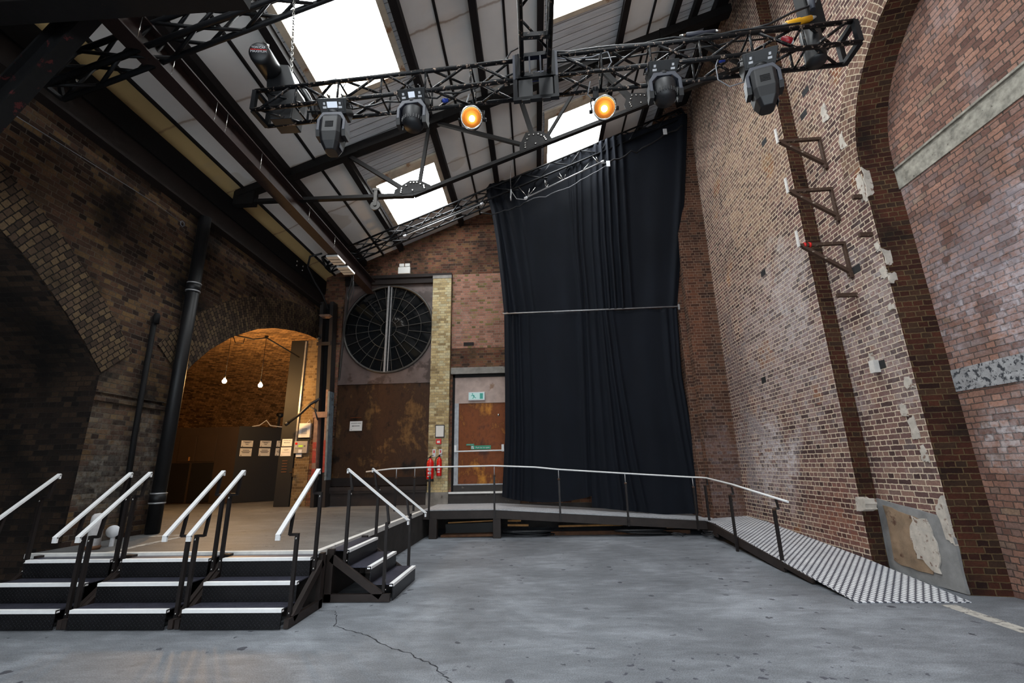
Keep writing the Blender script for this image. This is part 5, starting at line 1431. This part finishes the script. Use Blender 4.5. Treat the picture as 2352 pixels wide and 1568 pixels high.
for x in (-3.97, -3.79):
    m = MB(); m.box(x - .075, x + .075, 12.80, 12.87, 7.60, 7.70); m.build('head', M['paper'], el, .01)
m = MB(); m.box(-4.055, -4.03, 12.796, 12.80, 7.47, 7.50); m.build('green_indicator', M['green'], el)
fp = flat_sign('framed_notice', 'black-framed white notice on the yellow brick pilaster', 'notice', -2.77, -2.51, 2.37, 2.72, 12.765, M['mh_black'], .02)
m = MB(); m.box(-2.75, -2.53, 12.742, 12.745, 2.395, 2.695); m.build('sheet', M['paper'], fp)
cp2 = thing('call_point', 'small red fire alarm call point under the framed notice', 'alarm', (-2.66, 12.75, 2.19))
m = MB(); m.box(-2.73, -2.59, 12.70, 12.77, 2.19, 2.33); m.build('box', M['red'], cp2, .008)
m = MB(); m.box(-2.70, -2.62, 12.696, 12.70, 2.225, 2.28); m.build('glass', M['paper'], cp2)
for x, lab in ((-2.79, 'white fire extinguisher sign, left of two, on the yellow pilaster'), (-2.61, 'white fire extinguisher sign, right of two, on the yellow pilaster')):
    s_ = flat_sign('extinguisher_sign', lab, 'sign', x - .045, x + .045, 1.86, 2.06, 12.768, M['label_white'], .004, 'extinguisher signs')
    m = MB(); m.box(x - .018, x + .018, 12.761, 12.764, 1.96, 2.03); m.build('red_symbol', M['red'], s_)
def extinguisher(lab, x, y, z, r, h, base):
    t = thing('fire_extinguisher', lab, 'fire extinguisher', (x, y, z), 'fire extinguishers on the yellow pilaster')
    m = MB(); m.lathe([(.0, 0), (r * .95, 0), (r, .02), (r, h * .80), (r * .85, h * .88), (r * .4, h * .94), (r * .3, h)], (x, y, z), (0, 0, 1), 24); m.build('cylinder', M['red'], t)
    if base:
        m = MB(); m.lathe([(r * 1.05, -.005), (r * 1.06, .06), (r * .9, .065)], (x, y, z), (0, 0, 1), 24); m.build('base_ring', M['mh_black'], t)
    m = MB(); m.lathe([(.025, 0), (.025, .04), (.012, .05)], (x, y, z + h), (0, 0, 1), 10); m.bar((x - .01, y, z + h + .05), (x + .09, y - .05, z + h + .075), .025, .012); m.bar((x - .01, y, z + h + .03), (x + .08, y - .045, z + h + .02), .02, .012); m.build('valve_handle', M['mh_black'], t)
    m = MB(); m.tube([(x - .02, y, z + h + .03), (x - r * 1.2, y - .01, z + h * .95), (x - r * 1.55, y - .02, z + h * .75), (x - r * 1.5, y - .02, z + h * .45), (x - r * 1.1, y - .03, z + h * .25)], .013, 7); m.build('hose', M['cable'], t)
    m = MB()
    for z0, z1 in ((.30, .40), (.46, .56), (.18, .24)):
        for k in range(5):
            a0, a1 = -PI / 2 - .5 + k * .2, -PI / 2 - .3 + k * .2; q = r + .002
            m.face([(x + q * math.cos(a0), y + q * math.sin(a0), z + h * z0), (x + q * math.cos(a1), y + q * math.sin(a1), z + h * z0), (x + q * math.cos(a1), y + q * math.sin(a1), z + h * z1), (x + q * math.cos(a0), y + q * math.sin(a0), z + h * z1)])
    m.build('printed_label', M['label_white'], t)
extinguisher('larger red fire extinguisher with black base, left of the pair', -2.86, 12.66, 1.22, .095, .60, True)
extinguisher('smaller red fire extinguisher, right of the pair', -2.62, 12.68, 1.35, .07, .50, False)
# notice on the left door leaf
def notice(lab, x, y, z, w, h, lines, head=None, arrow=False, group='paper notices', M3=None):
    t = thing('notice', lab, 'notice', (x, y, z - h / 2), group)
    m = MB(); m.box(x - w / 2, x + w / 2, y - .003, y, z - h / 2, z + h / 2); m.build('sheet', M['paper'], t)
    zt = z + h / 2
    if head: text('lettering', head, w * .115, facing_cam(x, y - .005, zt - h * .22), M['ink'], t)
    m = MB()
    if arrow:
        m.box(x - w * .22, x + w * .3, y - .0055, y - .0035, zt - h * .52, zt - h * .47); m.prism([(x - w * .36, zt - h * .495), (x - w * .22, zt - h * .44), (x - w * .22, zt - h * .55)], 'y', y - .0055, y - .0035)
    for k, (f, l) in enumerate(lines): m.box(x - w * l / 2, x + w * l / 2, y - .0055, y - .0035, zt - h * f - h * .012, zt - h * f + h * .012)
    if m.f: m.build('print', M['ink'], t)
    m = MB(); m.prism([(x - w * .40, z - h * .40), (x - w * .32, z - h * .40), (x - w * .36, z - h * .32)], 'y', y - .0055, y - .0035); m.build('mark', M['ink'], t)
    return t
notice('white smoking area notice with arrow taped on the left rusty door', -5.11, 12.962, 2.76, .36, .27, [(.72, .0)], 'SMOKING AREA', True)

# ------------------------------------------------------------------ corner column and what hangs round it
co = thing('steel_column', 'dark steel corner column with peeling red, pink and blue paint', 'column', (-5.8, 12.6, .61))
B0, B1 = V((-5.80, 12.62, .61)), V((-6.07, 12.62, 6.4))
def col_bar(dx, w, dy, d, mat, z0, z1, name):
    m = MB(); t0 = (z0 - .61) / 5.79; t1 = (z1 - .61) / 5.79
    p = B0 + (B1 - B0) * t0 + V((dx, dy, 0)); q = B0 + (B1 - B0) * t1 + V((dx, dy, 0)); m.bar(p, q, w, d, up=(0, 1, 0)); return m.build(name, mat, co)
col_bar(-.15, .10, 0, .30, M['col_paint'], .61, 6.4, 'flange'); col_bar(.15, .10, 0, .30, M['col_paint'], .61, 6.4, 'flange'); col_bar(0, .22, .08, .05, M['gutter'], .61, 6.4, 'web')
col_bar(-.15, .104, -.003, .30, M['col_bare'], 1.3, 3.0, 'primer_patch'); col_bar(.13, .066, -.004, .30, M['col_bare'], 2.1, 3.75, 'primer_patch'); col_bar(.18, .05, -.006, .30, M['col_blue'], 1.3, 3.7, 'blue_paint')
col_bar(-.155, .10, -.006, .30, M['col_red'], 1.75, 2.3, 'red_patch'); col_bar(.125, .06, -.007, .30, M['col_red'], 1.5, 2.35, 'red_patch'); col_bar(-.155, .10, -.007, .30, M['col_red'], 1.3, 1.6, 'red_patch')
for z, h in ((3.05, .16), (5.1, .10)):
    m = MB(); t0 = (z - .61) / 5.79; c = B0 + (B1 - B0) * t0; m.box(c.x - .24, c.x + .17, c.y - .165, c.y - .13, z - h / 2, z + h / 2); m.build('tie_plate', M['col_bare'] if z < 4 else M['col_paint'], co)
m = MB(); c = B0 + (B1 - B0) * .92; m.prism([(c.x - .16, 5.93), (c.x - .10, 5.88), (c.x + .13, 5.88), (c.x + .19, 5.93), (c.x + .13, 5.95), (c.x - .12, 5.95)], 'y', c.y - .3, c.y - .1); m.build('cap_plate', M['col_bare'], co)
m = MB(); m.tube([(-6.0, 12.42, 6.15), (-6.08, 12.2, 6.5), (-6.16, 11.8, 6.75), (-6.17, 11.35, 7.0), (-6.05, 11.2, 7.25), (-5.7, 11.15, 7.3)], .028, 8); single('cable', m, M['cable'], 'thick black cable from the girder end down behind the corner column', 'cable')
m = MB(); m.tube([(-6.02, 12.5, 3.5), (-6.25, 12.45, 3.35), (-6.55, 12.5, 3.08), (-6.88, 12.55, 2.86)], .04, 8); m.tube([(-6.88, 12.55, 2.86), (-6.96, 12.55, 2.80)], .055, 8); m.tube([(-6.3, 12.46, 3.3), (-6.12, 12.46, 3.2), (-6.0, 12.46, 2.9)], .02, 6)
single('cable_bundle', m, M['cable'], 'thick black cable bundle jutting left from the corner column', 'cable')
m = MB(); m.lathe([(.0, -.09), (.06, -.08), (.075, 0), (.06, .07), (.0, .09)], (-6.22, 12.5, 5.28), (.3, -1, -.2), 14); m.box(-6.25, -6.19, 12.5, 12.62, 5.25, 5.46); single('small_spotlight', m, M['mh_black'], 'small black spotlight clamped to the corner column', 'lamp')
# black door slab standing in the arch, on the line of the end wall
sd = thing('door_4', 'tall black steel door leaf standing open in the lamp-lit arch', 'door', (-6.99, 12.92, .61), kind='structure')
m = MB(); m.box(-7.22, -6.79, 12.86, 12.98, .615, 5.36); m.build('leaf', M['slab_black'], sd)
m = MB(); m.box(-6.79, -6.745, 12.84, 12.90, 2.3, 5.30); m.build('edge_angle', M['zinc'], sd)
m = MB()
for k in range(5): m.box(-7.10, -6.95, 12.852, 12.86, 1.52 + k * .075, 1.545 + k * .075)
m.each('vent_slot', M['wood_dark'], sd)
m = MB(); m.box(-6.83, -6.79, 12.80, 12.88, 1.50, 1.53); m.box(-6.74, -6.72, 12.78, 12.82, 1.40, 1.63); m.bar((-6.83, 12.8, 1.515), (-6.72, 12.8, 1.515), .02, .02); m.build('handle', M['chrome'], sd)
m = MB(); m.tube([(-6.95, 12.84, 5.40), (-6.35, 12.84, 5.40)], .02, 6); m.build('top_track', M['wood'], sd)
notice('smoking area notice with arrow, upper of two on the black door', -7.02, 12.858, 2.33, .29, .20, [], 'SMOKING AREA', True)
notice('plain notice, lower of two on the black door', -7.03, 12.858, 2.08, .30, .24, [(.25, .5), (.34, .3), (.55, .7)])
fa = thing('control_panel', 'grey fire alarm panel with lit yellow display on the brick pier', 'control panel', (-6.55, 12.88, 2.02))
m = MB(); m.box(-6.79, -6.41, 12.82, 12.90, 2.03, 2.36); m.build('case', M['grey_box'], fa, .008)
m = MB(); m.box(-6.66, -6.54, 12.812, 12.82, 2.20, 2.25); m.build('display', M['lcd'], fa)
m = MB(); m.box(-6.76, -6.70, 12.812, 12.82, 2.27, 2.32); m.build('red_badge', M['red'], fa)
m = MB()
for k in range(8): m.box(-6.75 + k * .03, -6.74 + k * .03, 12.814, 12.82, 2.155, 2.168)
for a, b in ((-6.50, 2.225), (-6.485, 2.24), (-6.485, 2.21), (-6.47, 2.225)): m.box(a - .006, a + .006, 12.814, 12.82, b - .006, b + .006)
m.build('buttons', M['ink'], fa)
m = MB()
for a, b in ((-6.75, 2.225), (-6.73, 2.24), (-6.73, 2.21), (-6.71, 2.225)): m.box(a - .007, a + .007, 12.814, 12.82, b - .007, b + .007)
m.box(-6.65, -6.55, 12.814, 12.82, 2.04, 2.13); m.build('white_keys', M['label_white'], fa)
m = MB(); m.box(-6.73, -6.57, 12.86, 12.885, 1.93, 2.02); single('small_label', m, M['paper'], 'small white label just under the fire alarm panel', 'label')
m = MB(); m.box(-6.70, -6.38, 12.86, 12.90, 2.37, 2.45); single('dark_tray', m, M['mh_black'], 'dark strip between the alarm panel and the white cabinet', 'tray')
zb = thing('document_box', 'white zone chart box above the fire alarm panel on the brick pier', 'notice', (-6.5, 12.87, 2.46))
m = MB(); m.box(-6.70, -6.37, 12.82, 12.90, 2.46, 2.86); m.build('box', M['paper'], zb, .005)
m = MB()
for k in range(7): m.box(-6.62, -6.46, 12.815, 12.82, 2.56 + k * .024, 2.568 + k * .024)
m.build('print', M['mh_grey'], zb)
m = MB(); m.tube([(-6.50, 12.85, 2.86), (-6.43, 12.86, 2.96), (-6.40, 12.85, 2.86)], .006, 5); m.build('hanger', M['label_white'], zb)

# ------------------------------------------------------------------ inside the lamp-lit arch
pt = thing('partition', 'brown and black board partition with cupboard doors at the back of the arch', 'partition', (-10.4, 14.7, .61))
m = MB(); m.box(-13.5, -9.62, 14.6, 14.7, .62, 2.98); m.build('brown_panel', M['partition'], pt)
m = MB(); m.prism([(-9.62, 14.6), (-7.6, 16.9), (-7.6, 17.0), (-9.72, 14.7)], 'z', .62, 3.0); m.build('black_panel', M['partition_black'], pt)
for x0, x1, z0, z1, mat in ((-11.55, -10.98, 1.9, 2.72, 'partition'), (-10.96, -10.32, 1.9, 2.72, 'partition'), (-11.9, -11.1, .66, 1.86, 'partition_black'), (-11.02, -10.3, .66, 1.86, 'partition_black')):
    m = MB(); m.box(x0, x1, 14.58, 14.6, z0, z1); dd = m.build('door', M[mat], pt, .004)
    if z0 > 1.5 and x0 > -11: pass
    if x0 == -11.55:
        m = MB(); m.box(-11.16, -11.12, 14.565, 14.58, 1.93, 2.05); m.build('latch', M['wood'], dd)
def slant(lab, s, z, w, h, lines, head):
    """Notices stuck on the slanting black panel; s runs along it."""
    a = V((-9.62, 14.6, 0)); dirn = V((2.02, 2.3, 0)).normalized(); nrm_ = V((dirn.y, -dirn.x, 0))
    c = a + dirn * s + nrm_ * .008
    t = thing('notice', lab, 'notice', (c.x, c.y, z - h / 2), 'paper notices')
    Mx = Matrix(((dirn.x, 0, nrm_.x, c.x), (dirn.y, 0, nrm_.y, c.y), (0, 1, 0, z), (0, 0, 0, 1)))
    m = MB(); m.hexa([Mx @ V(p) for p in ((-w / 2, -h / 2, -.003), (w / 2, -h / 2, -.003), (w / 2, h / 2, -.003), (-w / 2, h / 2, -.003), (-w / 2, -h / 2, 0), (w / 2, -h / 2, 0), (w / 2, h / 2, 0), (-w / 2, h / 2, 0))]); m.build('sheet', M['paper'], t)
    m = MB()
    for f, l in lines: m.hexa([Mx @ V(p) for p in ((-w * l / 2, h / 2 - h * f - .008, .0005), (w * l / 2, h / 2 - h * f - .008, .0005), (w * l / 2, h / 2 - h * f + .008, .0005), (-w * l / 2, h / 2 - h * f + .008, .0005), (-w * l / 2, h / 2 - h * f - .008, .002), (w * l / 2, h / 2 - h * f - .008, .002), (w * l / 2, h / 2 - h * f + .008, .002), (-w * l / 2, h / 2 - h * f + .008, .002))])
    m.build('print', M['ink'], t)
    m = MB(); m.hexa([Mx @ V(p) for p in ((-w * .44, -h * .44, .0005), (-w * .3, -h * .44, .0005), (-w * .37, -h * .34, .0005), (-w * .38, -h * .34, .0005), (-w * .44, -h * .44, .002), (-w * .3, -h * .44, .002), (-w * .37, -h * .34, .002), (-w * .38, -h * .34, .002))]); m.build('mark', M['ink'], t)
ln_ = [(.2, .7), (.36, .4), (.6, .25)]; ln2 = [(.25, .55), (.42, .75), (.56, .6)]
slant('pale notice on the black panel, upper of the left pair', .285, 2.44, .35, .20, ln_, 1); slant('pale notice on the black panel, lower of the left pair', .275, 2.17, .35, .25, ln2, 1)
slant('pale notice on the black panel, upper of the middle pair', .85, 2.45, .35, .20, ln_, 1); slant('pale notice on the black panel, lower of the middle pair', .84, 2.18, .35, .25, ln2, 1)
slant('pale notice on the black panel, upper of the pair half hidden by the black door', 1.37, 2.46, .35, .20, ln_, 1); slant('pale notice on the black panel, lower of the pair half hidden by the black door', 1.36, 2.19, .35, .25, ln2, 1)
m = MB(); m.tube([(-9.4, 14.9, 3.0), (-9.2, 15.0, 3.05), (-9.05, 15.1, 3.22), (-8.95, 15.2, 3.05), (-8.7, 15.5, 3.02), (-8.2, 16.0, 3.03)], .018, 6); single('cable', m, M['label_white'], 'white cable lying on top of the black partition', 'cable')
def pendant(lab, c, ztop):
    t = thing('pendant_lamp', lab, 'lamp', c, 'glowing pendant lamps in the arch')
    c = V(c)
    m = MB(); m.lathe([(.0, 0), (.035, .008), (.055, .045), (.05, .08), (.022, .12), (.018, .14)], c, (0, 0, 1), 18); m.build('bulb', M['bulb'], t)
    m = MB(); m.lathe([(.022, .135), (.024, .21), (.008, .23)], c, (0, 0, 1), 12); m.build('lamp_holder', M['mh_black'], t)
    m = MB(); m.tube([c + V((0, 0, .22)), (c.x, c.y, ztop)], .006, 5); m.build('cord', M['cable'], t)
    m = MB(); m.lathe([(.05, -.03), (.05, 0)], (c.x, c.y, ztop), (0, 0, 1), 12); m.build('ceiling_rose', M['mh_black'], t)
    ld = bpy.data.lights.new('pendant_light', 'POINT'); ld.energy = 180; ld.color = (1.0, .56, .20); ld.shadow_soft_size = .06
    lo = bpy.data.objects.new('lamp_light', ld); COL.objects.link(lo); lo.parent = t; lo.location = (0, 0, -.03)
pendant('glowing pendant bulb, left of two in the arch', (-8.17, 11.5, 3.82), 5.12)
pendant('glowing pendant bulb, right of two in the arch', (-7.30, 11.7, 3.72), 5.15)
m = MB(); m.tube([(-7.9, 11.2, 5.06), (-7.6, 11.6, 5.04), (-7.3, 11.7, 5.10), (-7.0, 12.1, 4.9), (-6.8, 12.6, 4.75)], .02, 6); m.tube([(-7.9, 11.2, 5.02), (-7.85, 11.25, 4.85), (-7.7, 11.35, 4.86), (-7.68, 11.35, 5.0)], .012, 6); single('cable', m, M['cable'], 'black cable clipped across the brick vault above the lamps', 'cable')
m = MB(); m.lathe([(.0, -.1), (.07, -.08), (.08, .1), (.0, .12)], (-8.9, 15.6, 3.45), (1, -.4, -.3), 12); m.box(-8.93, -8.87, 15.57, 15.63, 3.0, 3.45); single('small_spotlight', m, M['mh_black'], 'small black spotlight standing above the black partition', 'lamp')

# ------------------------------------------------------------------ left wall fittings
dp = thing('drainpipe', 'fat black drainpipe with pale collars down the left wall', 'pipe', (-6.24, 7.62, .61))
m = MB(); m.tube([(-6.24, 7.55, 6.30), (-6.24, 7.62, .62)], .105, 14); m.build('pipe', M['drain'], dp)
for z in (4.86, 1.16):
    y = 7.62 - (z - .61) * .0123
    m = MB(); m.lathe([(.118, -.08), (.118, .08)], (-6.24, y, z), (0, 0, 1), 16); cc = m.build('collar', M['drain'], dp)
    m = MB()
    for dz in (-.075, .075): m.lathe([(.121, dz - .012), (.121, dz + .012)], (-6.24, y, z), (0, 0, 1), 16)
    m.each('band', M['zinc'], cc)
m = MB(); m.tube([(-6.33, 6.97, 4.1), (-6.33, 7.03, 2.14), (-6.33, 7.12, .61)], .04, 8); m.lathe([(.05, 3.98), (.05, 4.12), (.035, 4.16)], (-6.31, 6.98, 0), (0, 0, 1), 10)
single('conduit', m, M['gutter'], 'thin sooty conduit on the brick pier left of the drainpipe', 'pipe')
m = MB(); m.tube([(-6.38, 4.3, 5.90), (-6.38, 6.6, 6.02), (-6.38, 7.2, 6.0)], .004, 5); m.tube([(-6.37, 7.2 + .05 * math.cos(k), 5.98 + .05 * math.sin(k)) for k in range(14)], .008, 5); single('cable', m, M['cable_grey'], 'thin pale cable clipped along the left wall with a curled end', 'cable')
bo = thing('bollard', 'short round-topped white bollard at the back of the left steps', 'bollard', (-5.82, 6.16, .61))
m = MB(); m.lathe([(.075, 0), (.075, .38), (.07, .415), (.05, .44), (.0, .45)], (-5.82, 6.16, .61), (0, 0, 1), 20); m.build('post', M['bollard'], bo)
m = MB(); m.lathe([(.078, 0), (.09, .03), (.078, .05)], (-5.82, 6.16, .61), (0, 0, 1), 16); m.build('base_ring', M['wood_dark'], bo)
sh = MB(); sh.lathe([(.0, -.012), (.075, -.012), (.08, 0), (.075, .012), (.0, .012)], (-5.80, 6.40, .80), (.55, -.83, 0), 24); sh.box(-5.82, -5.78, 6.40, 6.43, .61, .80)
single('round_plate', sh, M['label_white'], 'white round plate behind the bollard beside the handrail', 'plate')

# ------------------------------------------------------------------ right wall brackets
def wall_bracket(lab, z, red):
    t = thing('wall_bracket', lab, 'bracket', (5.04, 6.86, z - .5), 'rusty brackets up the right wall')
    tip = V((4.36, 6.88, z)); wl_ = V((5.02, 6.86, z))
    m = MB(); m.bar(tip, wl_, .05, .05); m.build('arm', M['rusty_strut'], t)
    m = MB(); m.bar(wl_ + V((0, 0, .02)), wl_ - V((0, 0, .54)), .06, .03, up=(1, 0, 0)); m.build('wall_plate', M['rusty_strut'], t)
    m = MB(); m.bar(tip + V((.03, 0, -.02)), wl_ - V((.0, 0, .50)), .055, .05); m.build('brace', M['rusty_strut'], t)
    m = MB(); m.bar(tip + V((-.02, .01, -.02)), tip + V((-.02, .01, .26)), .05, .02, up=(1, 0, 0)); m.build('upstand', M['white_plate'], t)
    m = MB(); m.box(4.99, 5.05, 6.82, 6.90, z - .60, z - .50); m.lathe([(.015, 0), (.015, .02)], (4.99, 6.86, z - .55), (-1, 0, 0), 8); m.build('foot_plate', M['rusty_strut'], t)
    if red:
        m = MB()
        for x in (4.42, 4.50): m.lathe([(.045, -.015), (.045, .015)], (x, 6.88, z), (1, 0, 0), 10)
        m.build('red_tape', M['red'], t)
wall_bracket('rusty triangular wall bracket, topmost of three on the right wall', 6.87, False)
wall_bracket('rusty triangular wall bracket, middle of three on the right wall', 5.89, False)
wall_bracket('rusty triangular wall bracket with red tape, lowest of three', 4.90, True)
for y, z, x, lab in ((6.86, 4.02, 4.74, 'short rusty steel stub jutting from the right wall under the brackets'), (6.30, 4.75, 4.86, 'small rusty stub near the recess edge beside the red-taped bracket'), (6.30, 5.38, 4.90, 'small rusty stub near the recess edge between the upper brackets')):
    m = MB(); m.bar((x, y, z), (5.06, y, z), .05, .06); single('steel_stub', m, M['rusty_strut'], lab, 'stub', 'steel stubs in the right wall')
m = MB(); m.box(4.96, 5.05, 6.74, 6.84, 2.78, 2.96); single('socket_box', m, M['white_plate'], 'small white box on the right wall below the steel stub', 'box')

# pulley on the roof truss tie
pu = thing('pulley', 'small grey pulley block hanging from the roof truss tie', 'pulley', (-3.2, 8.30, 6.78))
m = MB(); m.lathe([(.105, -.02), (.085, -.005), (.085, .005), (.105, .02)], (-3.19, 8.28, 6.87), (0, 1, 0), 24); m.build('wheel', M['lead'], pu)
m = MB(); m.box(-3.225, -3.155, 8.245, 8.255, 6.86, 7.26); m.box(-3.225, -3.155, 8.305, 8.315, 6.86, 7.26); m.lathe([(.02, 8.24), (.02, 8.32)], (-3.19, 0, 6.87), (0, 1, 0), 8); m.build('strap', M['lead'], pu)
m = MB(); m.box(-3.26, -3.12, 8.24, 8.46, 7.22, 7.27); m.build('clamp', M['lead'], pu)

# ------------------------------------------------------------------ light and render look
wd = bpy.data.worlds.new('world'); scene.world = wd; wd.use_nodes = True
bg = wd.node_tree.nodes['Background']; bg.inputs[0].default_value = (.75, .85, 1.0, 1); bg.inputs[1].default_value = .4
M['glass_sky'].node_tree.nodes['Principled BSDF'].inputs['Emission Strength'].default_value = 22.0
def lamp(name, typ, loc, energy, col, par=None, **k):
    d = bpy.data.lights.new(name, typ); d.energy = energy; d.color = col
    for a, b in k.items(): setattr(d, a, b)
    o = bpy.data.objects.new(name, d); COL.objects.link(o); o.location = loc; return o
scene.view_settings.view_transform = 'Standard'
scene.view_settings.look = 'None'
scene.view_settings.exposure = 0.0
scene.view_settings.gamma = 1.0
scene.view_settings.use_curve_mapping = False
scene.cycles.use_denoising = True
scene.cycles.use_adaptive_sampling = True
scene.cycles.adaptive_threshold = .035
scene.cycles.adaptive_min_samples = 12
scene.cycles.max_bounces = 6
scene.cycles.diffuse_bounces = 4
scene.cycles.glossy_bounces = 3
scene.cycles.sample_clamp_indirect = 6.0
scene.cycles.caustics_reflective = False
scene.cycles.caustics_refractive = False
